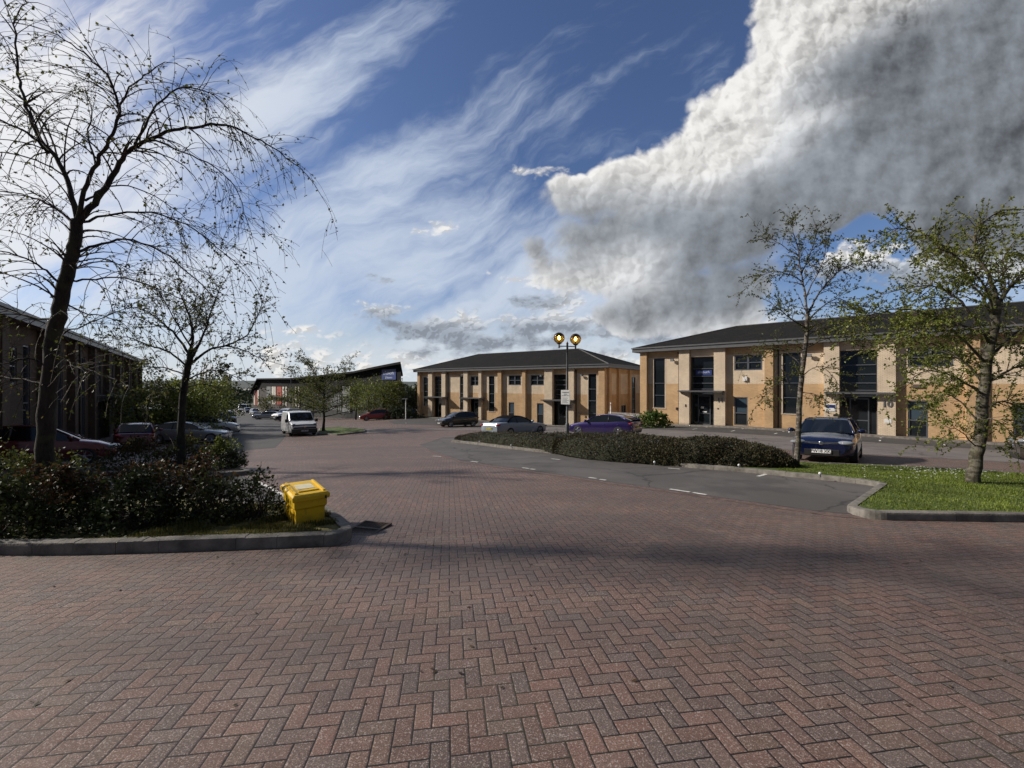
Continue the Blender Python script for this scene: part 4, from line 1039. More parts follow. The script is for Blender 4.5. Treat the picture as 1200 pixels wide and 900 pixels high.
# ---- T2 the spreading tree behind it
rg=random.Random(22); Y2=11.6; X2=(213-600)/F*Y2; z2=gq(X2,Y2)+.08
def L2(l,dy,r0,r1,y0=0): return (from_px(Y2,X2,z2,l,rg,dy,0,y0),r0,r1)
trunk=(from_px(Y2,X2,z2,[(213,560),(213,520),(214,470),(218,440),(224,410)],rg),.105,.075)
limbs=[L2([(222,418),(226,395),(222,372),(214,350),(208,338)],.5,.05,.01),L2([(224,420),(236,398),(244,375),(252,352),(258,338)],-.7,.04,.008),
 L2([(226,425),(245,410),(268,404),(290,392),(302,370),(308,352)],.5,.04,.008),L2([(262,405),(285,410),(305,420),(322,425)],-.4,.022,.006,.3),
 L2([(222,415),(205,392),(190,378),(172,365),(160,360)],.6,.04,.008),L2([(220,430),(198,412),(176,405),(150,395),(138,398)],-.6,.032,.008),
 L2([(218,440),(196,432),(170,430),(150,436)],.6,.026,.007),L2([(219,445),(240,436),(262,436),(285,446)],-.5,.026,.007),L2([(217,455),(238,450),(258,455)],1.2,.022,.006),L2([(217,458),(196,455),(175,462)],-1.1,.022,.006),
 L2([(222,400),(232,372),(238,350)],1.1,.024,.007),L2([(223,405),(208,380),(196,358),(188,345)],-1.1,.026,.007)]
tree('young_tree','spreading young tree with thin spring leaves in the small island behind the shrub bed',(X2,Y2,z2),trunk,limbs,rg,M['bark_dark'],M['twig'],M['leaf_a'],shoots=15,sl=(.35,.85),droop=.15,jit=.14,leafs=14,ls=.048,lvl=2,branch=2.6)
# ---- T3 by the white van
X,Y=on_ground(379,506); z=gq(X,Y)+.09; rg=random.Random(33)
tr=([(0,0,0),(.05,0,1.2),(0,.05,2.4),(.05,0,3.5),(0,0,4.5)],.13,.04)
tree('street_tree','round-headed tree with sparse spring leaves beside the parked white van',(X,Y,z),tr,fan(rg,6.0,4.3,26,3.9,1.75,.055,low=.27,curl=-.05),rg,M['bark_dark'],M['twig'],M['leaf_a'],shoots=9,sl=(.5,1.15),droop=.12,jit=.13,leafs=9,ls=.09,lvl=1,branch=3.5)
# ---- T4 the birch beside the blue car
rg=random.Random(44); Y4=11.9; X4=(932-600)/F*Y4; z4=gq(X4,Y4)+.1
def L4(l,dy,r0,r1,y0=0): return (from_px(Y4,X4,z4,l,rg,dy,0,y0),r0,r1)
trunk=(from_px(Y4,X4,z4,[(932,556),(935,520),(937,470),(941,430),(945,395),(946,368)],rg),.085,.05)
limbs=[L4([(946,370),(943,340),(938,315),(935,290),(928,268),(926,258)],.3,.035,.006),L4([(941,330),(925,322),(905,318),(885,328)],-.4,.018,.005,.1),
 L4([(947,368),(957,348),(970,330),(985,317),(1005,308),(1035,307)],.5,.032,.006),L4([(948,375),(965,358),(985,350),(1003,365),(1020,375)],-.5,.022,.005),
 L4([(944,350),(955,325),(965,305),(968,285)],-.6,.022,.006),L4([(940,320),(948,300),(955,280),(955,262)],.6,.018,.005,.1),L4([(936,300),(920,290),(905,280),(893,273)],.5,.016,.005,.2),
 L4([(944,385),(925,372),(910,360),(900,352)],-.7,.022,.005),L4([(942,410),(965,398),(990,395),(1010,402)],.6,.022,.005),L4([(941,430),(920,412),(898,408),(880,420)],.6,.020,.005),
 L4([(940,440),(958,430),(975,440),(985,455)],-.6,.016,.005),L4([(938,460),(955,462),(970,474)],.5,.014,.004),L4([(938,455),(922,448),(905,455),(895,470)],-.5,.014,.004),L4([(944,395),(960,385),(985,380),(1000,392)],1.0,.018,.005)]
tree('birch_tree','slim birch with patchy pale bark standing at the front corner of the blue car',(X4,Y4,z4),trunk,limbs,rg,M['bark_birch'],M['twig'],M['leaf_a'],upb=.12,shoots=19,sl=(.35,.8),droop=.6,jit=.13,leafs=22,ls=.040,lvl=2,branch=2.8)
# ---- T5 the leafy tree on the lawn
rg=random.Random(55); Y5=8.9; X5=(1138-600)/F*Y5; z5=gq(X5,Y5)+.09
def L5(l,dy,r0,r1,y0=0): return (from_px(Y5,X5,z5,l,rg,dy,0,y0),r0,r1)
trunk=(from_px(Y5,X5,z5,[(1138,576),(1143,540),(1150,505),(1152,465),(1158,420),(1166,380),(1168,350)],rg),.125,.07)
limbs=[L5([(1168,352),(1160,325),(1145,300),(1142,282),(1155,258),(1180,246),(1215,246)],.4,.045,.008),L5([(1140,330),(1125,308),(1105,288),(1085,275),(1060,268),(1040,272),(1015,288)],-.5,.028,.005,.1),
 L5([(1158,400),(1135,365),(1115,345),(1090,335),(1060,338),(1035,345)],.6,.035,.006),L5([(1155,425),(1125,395),(1095,372),(1060,362),(1025,368),(1000,375)],-.7,.032,.006),
 L5([(1153,450),(1130,425),(1100,405),(1065,400),(1035,405)],.8,.032,.006),L5([(1152,462),(1135,452),(1115,440),(1085,435),(1065,450)],-.8,.028,.006),
 L5([(1150,500),(1130,475),(1110,462),(1090,470),(1080,490)],.5,.022,.005),L5([(1160,420),(1185,395),(1215,375),(1250,370)],.5,.04,.008),L5([(1155,450),(1180,435),(1215,425),(1250,435)],-.6,.034,.008),
 L5([(1168,360),(1190,330),(1220,305),(1250,290)],-.5,.036,.008),L5([(1166,380),(1150,345),(1120,318),(1100,305)],1.2,.03,.006),L5([(1166,375),(1178,340),(1175,305),(1190,280)],1.2,.03,.006),
 L5([(1152,480),(1175,470),(1200,480),(1225,500)],.7,.022,.006),L5([(1150,500),(1160,490),(1178,500),(1190,520)],-.5,.018,.005),L5([(1145,525),(1125,505),(1105,500)],-.4,.016,.004),L5([(1162,400),(1140,385),(1110,380),(1080,385),(1050,388)],-1.4,.03,.006),
 L5([(1158,410),(1130,410),(1100,425)],1.6,.026,.006),L5([(1166,370),(1150,330),(1120,300),(1095,290)],-1.2,.03,.006)]
tree('leafy_tree','broad tree with fresh green leaves and mossy trunk on the lawn at the right',(X5,Y5,z5),trunk,limbs,rg,M['bark_moss'],M['twig_pale'],M['leaf_b'],upb=.12,shoots=21,sl=(.4,.82),droop=.75,jit=.11,leafs=24,ls=.042,lvl=2,branch=2.7)

# ---- simpler trees farther off: their own trunks and leaf clumps
def clump_tree(name,label,X,Y,h,w,rg,leafm,n=900,ls=.30,trunk_h=.3,group=None,shape=1.0,tr=.14,zoff=0,gaps=.25,trunk_bark='bark_dark'):
    z=gq(X,Y)+zoff; T=thing(name,label,'tree',(X,Y,z),0,group)
    tb=MB(); tb.tube([(0,0,-.2),(.04,0,h*.25),(0,.05,h*.55),(0,0,h*.85)],[tr,tr*.8,tr*.5,tr*.12],8)
    cl=[]
    for k in range(9):
        a=2.4*k; zz=h*(trunk_h+(.92-trunk_h)*((k+.5)/9)); f=math.sin(math.pi*min(1,max(.12,(zz/h-trunk_h*.6)/(1.05-trunk_h*.6))))**.7
        q=Vector((math.cos(a)*w*.33*f*rg.uniform(.6,1.2),math.sin(a)*w*.33*f*rg.uniform(.6,1.2),zz)); cl.append((q,w*.24*rg.uniform(.7,1.25)*(shape*f+.25)))
        tb.tube([(0,0,zz*.72),tuple(q*.6+Vector((0,0,zz*.30))),tuple(q)],[tr*.35,tr*.22,tr*.08],5)
    tb.build('trunk',M[trunk_bark],T,smooth=True)
    mb=MB()
    for q,r in cl:
        for _ in range(n//9):
            v=Vector((rg.gauss(0,1),rg.gauss(0,1),rg.gauss(0,.8))).normalized()*r*rg.uniform(.35,1.15)
            if rg.random()<gaps and v.z<0: continue
            leaf(mb,q+v,ls*rg.uniform(.5,1.4),rg,0)
    mb.build('crown',leafm,T); return T
rg=random.Random(66)
def ct(px,Y,label,h,w,leafm='leaf_far',name='leafy_tree',**k):
    return clump_tree(name,label,(px-600)/F*Y,Y,h,w,rg,M[leafm],**k)
g='trees in front of the far dark building'
ct(432,60,'middle green tree against the dark building left of the red car',6.0,5.2,'leaf_b',n=2200,ls=.22,group=g)
ct(417,64,'pale green tree beside the grey panel of the far dark building',5.8,4.2,'leaf_b',n=1500,ls=.22,group=g)
ct(450,60.5,'green tree just above the red car by the dark building',5.4,4.6,'leaf_b',n=2000,ls=.22,group=g)
ct(463,61,'rightmost dark-green tree at the high end of the far building',5.7,3.8,'leaf_a',n=2200,ls=.22,group=g)
ct(352,74,'yellowish spring tree to the right of the red and white cladding',6.2,4.8,'leaf_a',n=1500,ls=.25,group=g)
ct(367,68,'bronze-tinted tree behind the white van near the dark building',6.0,4.4,'leaf_a',n=1300,ls=.22,group=g)
ct(312,98,'small dark tree at the gable of the far building beside the red strips',4.8,4.4,'leaf_a',n=1100,ls=.3,group=g)
ct(485,66,'green tree leaning over at the left end of the central office',4.6,3.2,'leaf_far',n=1500,ls=.25)
ct(478,80,'bushy tree behind the thin white post left of the central office',4.0,4,'leaf_far',n=1300,ls=.3)
g='trees beyond the left-hand car park'
ct(190,31,'dark-green dense tree beyond the red hatchback and the pale panel van',4.4,4.4,'leaf_b',n=4200,ls=.17,group=g,trunk_h=.12)
ct(237,33,'widest green tree above the silver cars in the left car park',4.3,4.8,'leaf_b',n=5000,ls=.17,group=g,trunk_h=.12)
ct(213,34,'green tree behind the young tree trunk in the left car park',4.6,4.4,'leaf_a',n=4000,ls=.17,group=g,trunk_h=.12)
ct(160,29,'bushy tree in front of the far end of the left building',3.6,3.4,'leaf_b',n=3000,ls=.15,group=g,trunk_h=.12)
ct(252,40,'shaded tree above the dark parked cars',4.6,4.0,'leaf_far',n=3000,ls=.2,group=g,trunk_h=.12)
ct(263,52,'narrow upright conifer standing out above the car park trees',8.2,1.7,'leaf_dark',name='conifer_tree',n=1800,ls=.22,trunk_h=.1)
ct(246,46,'small rounded tree left of the narrow conifer',6.2,3.0,'leaf_far',n=1800,ls=.22,group=g)
# far-off wood down the road
mb=MB(); rg=random.Random(77)
for k in range(170):
    Y=rg.uniform(150,340); px=rg.choice((rg.uniform(150,312),rg.uniform(225,308),rg.uniform(468,494),rg.uniform(468,500),rg.uniform(560,1100))); X=(px-600)/F*Y
    r=rg.uniform(2.5,5.5); top=CZ+(450-rg.uniform(451,462))*Y/F; zb=gq(X,Y)
    for _ in range(120):
        v=Vector((rg.gauss(0,1),rg.gauss(0,1),rg.gauss(0,1))).normalized()*rg.uniform(.5,1.1)
        p=Vector((X+v.x*r*1.2,Y+v.y*r,top-r+v.z*r)); leaf(mb,p,rg.uniform(.8,2.2),rg,0)
    for _ in range(40):
        leaf(mb,Vector((X+rg.gauss(0,r),Y+rg.gauss(0,2),rg.uniform(zb,max(zb+.5,top-r)))),rg.uniform(1,2.4),rg,0)
tag(mb.build('distant_wood',M['leaf_far']),'mass of dark trees down in the valley beyond the road','wood',kind='stuff')

# ---- shrubs
def shrub(name,label,X,Y,rx,ry,h,rg,leafm,n=2500,ls=.035,z=None,stems=14,group=None,cat='shrub',mix=None,twigm='twig',lift=.1):
    z=gq(X,Y)+lift if z is None else z; T=thing(name,label,cat,(X,Y,z),0,group)
    st=MB(); mb=MB()
    for k in range(stems):
        a=rg.uniform(0,6.28); q=rg.uniform(.2,1); P=[Vector((rg.gauss(0,.06),rg.gauss(0,.06),-.05))]; e=Vector((math.cos(a)*rx*q,math.sin(a)*ry*q,h*rg.uniform(.6,1.0)*math.sqrt(max(.05,1-q*q*.8))))
        for s in (.3,.6,.85,1): P.append(Vector((e.x*s**.8,e.y*s**.8,e.z*s))+Vector((rg.gauss(0,.02),rg.gauss(0,.02),0)))
        st.tube(P,[.012,.010,.007,.005,.003],4)
        for _ in range(6):
            i=rg.randint(1,4); d=Vector((rg.gauss(0,1),rg.gauss(0,1),abs(rg.gauss(0,1)))).normalized()*rg.uniform(.1,.3)
            st.tube([P[i],P[i]+d*.6,P[i]+d],[.004,.003,.002],3)
    st.build('stems',M[twigm],T)
    k=0
    while k<n:
        a=rg.uniform(0,6.28); ph=rg.uniform(0,1)**.6; el=rg.uniform(-.1,1.57)
        lump=1+.22*noise.noise(Vector((math.cos(a)*1.7+X,math.sin(a)*1.7+Y,el*1.5)))*2
        rr=(.55+.5*ph)*lump; p=Vector((math.cos(a)*math.cos(el)*rx*rr,math.sin(a)*math.cos(el)*ry*rr,max(.02,math.sin(el)*h*rr)))
        if noise.noise(Vector((p.x*4+X*3,p.y*4,p.z*4)))<-.18: k+=1; continue
        leaf(mb,p,ls*rg.uniform(.6,1.5),rg,(1 if (mix and p.z>h*.55 and rg.random()<.7) else 0),Vector((p.x,p.y,p.z+.3)).normalized()*.4); k+=1
    mb.build('foliage',[M[leafm],M[mix]] if mix else M[leafm],T); return T
rg=random.Random(88); g='shrubs in the left-hand bed'
sh=[(-6.55,5.75,.75,.6,.82,'leftmost shrub of the bed, with yellowish leaf tips under the big tree','leaf_shrub','leaf_a',5200),
    (-5.75,5.35,.62,.5,.72,'dense dark shrub in front of the big tree trunk','leaf_dark','leaf_bronze',5200),
    (-5.05,5.6,.62,.55,.76,'dark shrub with bronze young leaves right of the big tree trunk','leaf_dark','leaf_bronze',5200),
    (-4.75,5.2,.5,.42,.66,'low black-green shrub along the front kerb of the bed','leaf_dark',None,3600),
    (-4.35,5.75,.6,.5,.74,'shrub with bronze tips below the young spreading tree','leaf_dark','leaf_bronze',4600),
    (-3.9,5.5,.42,.36,.66,'loose open shrub that lets the grey bay show through','leaf_shrub',None,1700),
    (-3.45,5.62,.34,.3,.60,'small rounded shrub nearest the yellow bin','leaf_dark',None,1500),
    (-6.1,4.95,.6,.35,.62,'low spreading shrub at the kerb near the left edge of the picture','leaf_shrub',None,3000),
    (-7.4,5.9,.7,.6,.9,'tall shrub cut off by the left edge of the picture','leaf_shrub','leaf_a',3800)]
for X,Y,rx,ry,h,lab,lm,mx,n in sh: shrub('garden_shrub',lab,X,Y,rx,ry,h,rg,lm,n,.042,group=g,mix=mx,lift=.1)
g='shrubs in the small island'
for X,Y,rx,ry,h,lab,lm,mx,n in ((-9.6,12.2,.9,.7,.85,'bronze-leaved shrub at the foot of the young spreading tree','leaf_bronze','leaf_a',3200),(-8.5,12.0,.6,.6,.75,'green shrub at the tip of the small island','leaf_shrub','leaf_b',2600),
     (-11.2,12.4,1.1,.7,.8,'reddish shrub between the young tree and the red cars','leaf_shrub','leaf_bronze',3400),(-7.95,11.85,.35,.35,.45,'lowest shrub by the tip of the kerb','leaf_shrub',None,900)):
    shrub('garden_shrub',lab,X,Y,rx,ry,h,rg,lm,n,.06,group=g,mix=mx)
# laurel hedge at the corner of the right building
X,Y=(768-600)/F*33.5,33.5
shrub('laurel_hedge','sunlit green laurel hedge at the left corner of the right-hand office',X-.25,Y,1.5,1.0,1.1,rg,'leaf_green',5000,.13,group=None,cat='hedge',lift=.05)
shrub('clipped_shrub','grey-green hedge by the thin white post left of the central office',(467-600)/F*58,58,3.2,1.2,1.5,rg,'leaf_far',3500,.2,cat='hedge',lift=0)

# ---- long hedges of the island
def hedge(label,course,rg,n=9000,group='clipped hedges on the long island'):
    """course: list of (x,y,height,half width)"""
    xs=[c for c in course]; c0=Vector(((course[0][0]+course[-1][0])/2,(course[0][1]+course[-1][1])/2)); z0=gq(c0.x,c0.y)
    T=thing('low_hedge',label,'hedge',(c0.x,c0.y,z0),0,group)
    P=catmull([Vector((x,y,0)) for x,y,h,w in course],8); Hh=catmull([Vector((h,w,0)) for x,y,h,w in course],8)
    mb=MB(); m=9; lv=MB()
    def surf(f,g,blow=0):
        q=f*(len(P)-1); i=min(int(q),len(P)-2); s=q-i; p=P[i].lerp(P[i+1],s); hw=Hh[i].lerp(Hh[i+1],s); d=(P[i+1]-P[i]).normalized(); nrm=Vector((-d.y,d.x,0))
        th=math.pi*g; end=min(1,math.sqrt(max(0,min(f,1-f))*9)); cx=math.copysign(abs(math.cos(th))**.75,math.cos(th)); sx=abs(math.sin(th))**.7
        pos=p+nrm*(-cx*hw.y*end); zz=hw.x*end*sx
        bb=noise.noise(Vector((pos.x*1.6,pos.y*1.6,zz*2)))*.12+noise.noise(Vector((pos.x*5,pos.y*5,zz*5)))*.05
        out=(nrm*(-cx)+Vector((0,0,sx))).normalized(); pos=pos+out*(bb+blow)
        return Vector((pos.x-c0.x,pos.y-c0.y,gq(p.x,p.y)-z0+.09+max(-.05,zz+out.z*(bb+blow)))),out
    N=len(P)*2
    for a in range(N+1):
        for b in range(m+1): v,_=surf(a/N,b/m,-.05); mb.v.append(tuple(v))
    for a in range(N):
        for b in range(m): q=a*(m+1)+b; mb.f.append((q,q+m+1,q+m+2,q+1)); mb.m.append(0)
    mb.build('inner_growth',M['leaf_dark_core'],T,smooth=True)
    for _ in range(n):
        f=rg.random(); g_=rg.random(); v,o=surf(f,g_,rg.uniform(-.05,.045)+(.05 if rg.random()<.06 else 0))
        leaf(lv,v,rg.uniform(.024,.055),rg,0,o*.5)
    lv.build('foliage',M['leaf_hedge'],T); return T
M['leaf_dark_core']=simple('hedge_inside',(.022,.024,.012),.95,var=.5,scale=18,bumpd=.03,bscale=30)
rg=random.Random(99)
def hc(*l):
    out=[]
    for px,py,back,h,w in l:
        X,Y=on_ground(px,py); d=Vector((X,Y)).normalized(); 
        out.append((X+.35*back,Y+back,h,w))
    return out
hedge('left low part of the long hedge in front of the grey convertible',hc((530,517,.5,.22,.5),(560,520,.9,.44,.8),(600,525,1.0,.54,1.0),(640,530,1.1,.60,1.1),(668,534,1.1,.62,1.1),(690,536,1.1,.5,1.0)),rg,24000)
hedge('bulging middle part of the long hedge between lamp post and purple car',hc((650,532,1.0,.50,1.0),(668,534,1.1,.62,1.1),(690,538,1.15,.68,1.15),(725,542,1.2,.74,1.2),(760,545,1.2,.70,1.15),(790,547,1.1,.62,1.05),(812,548,1.0,.5,.9)),rg,28000)
hedge('right mound of the long hedge ending at the birch',hc((765,545,1.0,.5,1.0),(785,547,1.1,.62,1.05),(812,549,1.15,.66,1.05),(848,551,1.15,.70,1.0),(885,553,1.05,.64,.9),(918,554,.9,.42,.75),(945,554,.7,.2,.5)),rg,27000)

# ---- grass and daisies
def inside(p,poly):
    x,y=p; c=False; n=len(poly)
    for i in range(n):
        (x1,y1),(x2,y2)=poly[i],poly[i-1]
        if (y1>y)!=(y2>y) and x<(x2-x1)*(y-y1)/(y2-y1)+x1: c=not c
    return c
def grass(poly,n,xr,yr,hh,rg,lab,mat,dz=.09,lean=.35,mask=None,wd=.005):
    mb=MB(); k=0
    while k<n:
        x,y=rg.uniform(*xr),rg.uniform(*yr); k+=1
        if not inside((x,y),poly): continue
        if mask and not mask(x,y): continue
        z=gq(x,y)+dz; h=hh*rg.uniform(.5,1.4)*(1+.6*noise.noise(Vector((x*2,y*2,0)))); a=rg.uniform(0,6.28); w=wd*rg.uniform(.7,1.4)*(1+y/14); l=Vector((math.cos(a),math.sin(a),0))*h*lean*rg.uniform(.2,1.6); b=Vector((-math.sin(a),math.cos(a),0))*w; p=Vector((x,y,z))
        mb.add([p-b,p+b,p+l+Vector((0,0,h))],[(0,1,2)])
    return tag(mb.build('grass',M[mat]),lab,'grass',kind='stuff')
rg=random.Random(5)
def lawnmask(x,y): return (x/y)>.62
grass(isl_in,190000,(5.5,16),(4.4,14.5),.027,rg,'short green grass of the lawn strip at the right','blade',mask=lambda x,y: x/y>.64 and rg.random()<min(1,30/(y*y)*3))
bed_in=inset(bed,.1)
grass(bed_in,40000,(-5.2,-1.9),(4.6,7.2),.05,rg,'thin yellowish grass round the yellow bin','blade_dry',dz=.105,mask=lambda x,y: noise.noise(Vector((x*3,y*3,4)))>-.1 and x>-4.4)
mb=MB()
for _ in range(260):
    px=rg.gauss(1100,38); py=rg.gauss(553.5,3.5)+(px-1100)*.05
    if _%4==0: px=rg.uniform(1010,1180); py=rg.uniform(549,566)
    X,Y=on_ground(px,py)
    if not inside((X,Y),isl_in): continue
    c=Vector((X,Y,gq(X,Y)+.12)); mb.lathe([(0.0,0),(.012,.004),(.018,.002)],6,c)
tag(mb.build('daisies',M['petal']),'scattered white daisies in the lawn','flowers',kind='stuff')

# fallen leaves, grit and tiny weeds in the joints of the paving
rg=random.Random(321); mb=MB()
for _ in range(230):
    Y=2.2+rg.random()**1.6*14; X=rg.uniform(-1.2,1.2)*Y
    if _%3==0: X,Y=on_ground(rg.uniform(5,1190),rg.choice((655,648,612))+rg.uniform(-3,8))
    if inside((X,Y),isl) or inside((X,Y),bed): continue
    z=gq(X,Y)+.006; s_=rg.uniform(.008,.022); a=rg.uniform(0,6.28); u_=Vector((math.cos(a),math.sin(a),rg.uniform(-.1,.25)))*s_; v_=Vector((-math.sin(a),math.cos(a),rg.uniform(-.1,.2)))*s_*.5
    c=Vector((X,Y,z)); mb.add([c-u_,c+v_,c+u_,c-v_],[(0,1,2,3)],0)
tag(mb.build('leaf_litter',leafmat('dead_leaf',[(.02,.012,.008),(.05,.03,.015),(.08,.05,.02),(.03,.035,.012)],.05)),'small dead leaves and bits of grit lying on the paving','litter',kind='stuff')
# ------------------------------------------------------------ vehicles
def boolean_cut(o,cyl):
    """cut the wheel arches out of a body"""
    c=cyl.build('cut',M['black'])
    md=o.modifiers.new('b','BOOLEAN'); md.operation='DIFFERENCE'; md.object=c; md.solver='EXACT'
    dg=bpy.context.evaluated_depsgraph_get(); dg.update(); me=bpy.data.meshes.new_from_object(o.evaluated_get(dg))
    o.modifiers.clear(); 
    if len(me.polygons)>10: o.data=me
    bpy.data.objects.remove(c)
def lerp_tab(tab,x):
    tab=sorted(tab)
    if x<=tab[0][0]: return tab[0][1:]
    for a,b in zip(tab,tab[1:]):
        if x<=b[0]:
            f=(x-a[0])/(b[0]-a[0]); f=f*f*(3-2*f)*.35+f*.65
            return tuple(p+(q-p)*f for p,q in zip(a[1:],b[1:]))
    return tab[-1][1:]
def wheel(T,x,y,r,w,rim,sp=5,name='wheel'):
    s=1 if y>0 else -1
    o=MB().lathe([(r*.66,w*.42),(r*.70,w*.5),(r*.93,w*.5),(r,w*.36),(r,-w*.36),(r*.93,-w*.5),(r*.6,-w*.5)],26,(x,y,r),'Y',M=Matrix.Diagonal((1,s,1))).build('wheel',M['rubber'],T,smooth=True)
    mb=MB(); yo=y+s*w*.36
    mb.lathe([(r*.70,.035*s),(r*.64,.03*s),(r*.62,-.06*s)],24,(x,yo,r),'Y')
    mb.lathe([(0,.012*s),(r*.17,.01*s),(r*.18,-.03*s)],12,(x,yo,r),'Y')
    for k in range(sp):
        a=2*math.pi*k/sp+.3
        for q in (-.16,.16):
            p0=Vector((x+math.cos(a)*r*.12,yo,r+math.sin(a)*r*.12)); p1=Vector((x+math.cos(a+q)*r*.66,yo+s*.015,r+math.sin(a+q)*r*.66)); mb.tube([p0,p1],[r*.075,r*.055],4)
    mb.build('rim',rim,o,smooth=False)
    MB().lathe([(0,-.05*s),(r*.63,-.05*s)],20,(x,yo,r),'Y').build('brake_disc',M['rim_dark'],o)
def car(name,label,X,Y,head,paint,cat='car',group=None,L=4.1,W=1.76,H=1.47,wb=2.55,fo=.82,r=.315,nose=None,prof=None,gh=None,roofmat=None,plate_f=None,plate_r=None,rim=None,detail=2,hw_roof=.60,open_top=False,yellow_rear=True,grille='bar',no_front=False,txt=None,lampx=.0,far=False):
    """prof: (x from the front, belt height, centre height, half width factor, underside height); gh: greenhouse side line"""
    T=thing(name,label,cat,(X,Y,0),0,group); stand(T,X,Y,head)
    hl=L/2; hw=W/2
    nx=26; sec=[]
    body=MB(); K=11
    for i in range(nx+1):
        s=i/nx; s=.5-.5*math.cos(math.pi*s) if True else s; x=s*L
        zb,zc,wf,zu=lerp_tab(prof,x)
        w=hw*wf; ring=[(0,zu),(w*.80,zu),(w*.95,zu+.06),(w*.995,zu+(zb-zu)*.35),(w,zu+(zb-zu)*.62),(w*.985,zb-.10),(w*.955,zb-.02),(w*.90,zb+.005),(w*.70,zb+(zc-zb)*.55),(w*.38,zc-.008),(0,zc)]
        full=[(-a,b) for a,b in ring[::-1][:-1]]+ring[1:] if False else ring+[(-a,b) for a,b in ring[1:-1][::-1]]
        for a,b in full: body.v.append((hl-x,a,b))
    m=20
    for i in range(nx):
        for k in range(m): k2=(k+1)%m; body.f.append((i*m+k,i*m+k2,(i+1)*m+k2,(i+1)*m+k)); body.m.append(0)
    body.f.append(tuple(range(m))[::-1]); body.f.append(tuple(nx*m+k for k in range(m))); body.m+=[0,0]
    bo=body.build('body',paint,T,fix=True)
    fx=hl-fo; rx=fx-wb
    if not far:
        cut=MB()
        for x in (fx,rx): cut.lathe([(0,-hw*1.2),(r*1.13,-hw*1.2),(r*1.13,-hw*.62),(0,-hw*.62)],28,(x,0,r*1.02),'Y')
        for x in (fx,rx): cut.lathe([(0,hw*.62),(r*1.13,hw*.62),(r*1.13,hw*1.2),(0,hw*1.2)],28,(x,0,r*1.02),'Y')
        bm=bmesh.new(); 
        boolean_cut(bo,cut)
    bo.data.polygons.foreach_set('use_smooth',[True]*len(bo.data.polygons)); bo.data.set_sharp_from_angle(angle=R(32))
    if not far:
        MB().b2(rx+r*1.1,fx-r*1.1,-hw*.97,-hw*.93,.17,.27).b2(rx+r*1.1,fx-r*1.1,hw*.93,hw*.97,.17,.27).b2(rx+r*1.1,fx-r*1.1,-hw*.93,hw*.93,.16,.2).build('underside',M['black'],T)
    for x in (fx,rx):
        for s in (-1,1): wheel(T,x,s*(hw-.115),r,.21,rim or M['rim'])
    # greenhouse
    G=[]; hb=hw*.90
    zbelt=lambda x: lerp_tab(prof,hl-x)[0]
    for j,(x,z) in enumerate(gh):
        zr=z; f=max(0,min(1,(z-.95)/(H-.95))); hr=hb+(hw*hw_roof*1.12-hb)*f
        z0=min(zbelt(x)+.0,z); G.append([(x,hb,zbelt(x)-.01),(x,hr,max(z-.035,zbelt(x)-.005)),(x,hr*.88,z-.004),(x,hr*.45,z+.012),(x,0,z+.018),(x,-hr*.45,z+.012),(x,-hr*.88,z-.004),(x,-hr,max(z-.035,zbelt(x)-.005)),(x,-hb,zbelt(x)-.01)])
    n=len(G)
    def strip(nm,i0,i1,k0,k1,mat,off=0,par=T):
        mb=MB(); c=Vector((0,0,.8))
        for i in range(i0,i1+1):
            for k in range(k0,k1+1):
                v=Vector(G[i][k]); d=Vector((0,v.y,max(0,v.z-.8))).normalized()*off; mb.v.append(tuple(v+d))
        w_=k1-k0+1
        for i in range(i1-i0):
            for k in range(w_-1): a=i*w_+k; mb.f.append((a,a+1,a+w_+1,a+w_)); mb.m.append(0)
        return mb.build(nm,mat,par,smooth=True,fix=True)
    strip('windscreen',0,1,1,7,M['carglass']); strip('rear_window',n-2,n-1,1,7,M['carglass'])
    strip('side_window',0,n-1,0,1,M['carglass']); strip('side_window',0,n-1,7,8,M['carglass'])
    rm=roofmat or paint
    strip('roof',1,n-2,1,7,rm,.004)
    q=.030
    for k in (1,7):
        s=1 if k==1 else -1
        p=[Vector(g[k]) for g in G]
        MB().tube([p[0]+Vector((0,0,.0)),p[0].lerp(p[1],.5)+Vector((0,0,.012)),p[1]],[q*1.1,q,q*1.05],6).build('pillar',rm,T,smooth=True)
        MB().tube([p[-2],p[-2].lerp(p[-1],.5)+Vector((0,0,.01)),p[-1]],[q*1.4,q*1.9,q*2.2],6).build('pillar',rm,T,smooth=True)
        MB().tube(p[1:-1],[q*.9]*len(p[1:-1]),6).build('roof_rail',rm,T,smooth=True)
        bx=(gh[1][0]+gh[-2][0])/2-.05; zt=H-.06; hr=hw*hw_roof*1.12
        if detail>0: MB().tube([(bx-.05,s*(hb+.003),zbelt(bx)-.02),(bx,s*(hr+.006),zt)],[.035,.028],6).build('pillar',M['black'],T,smooth=True)
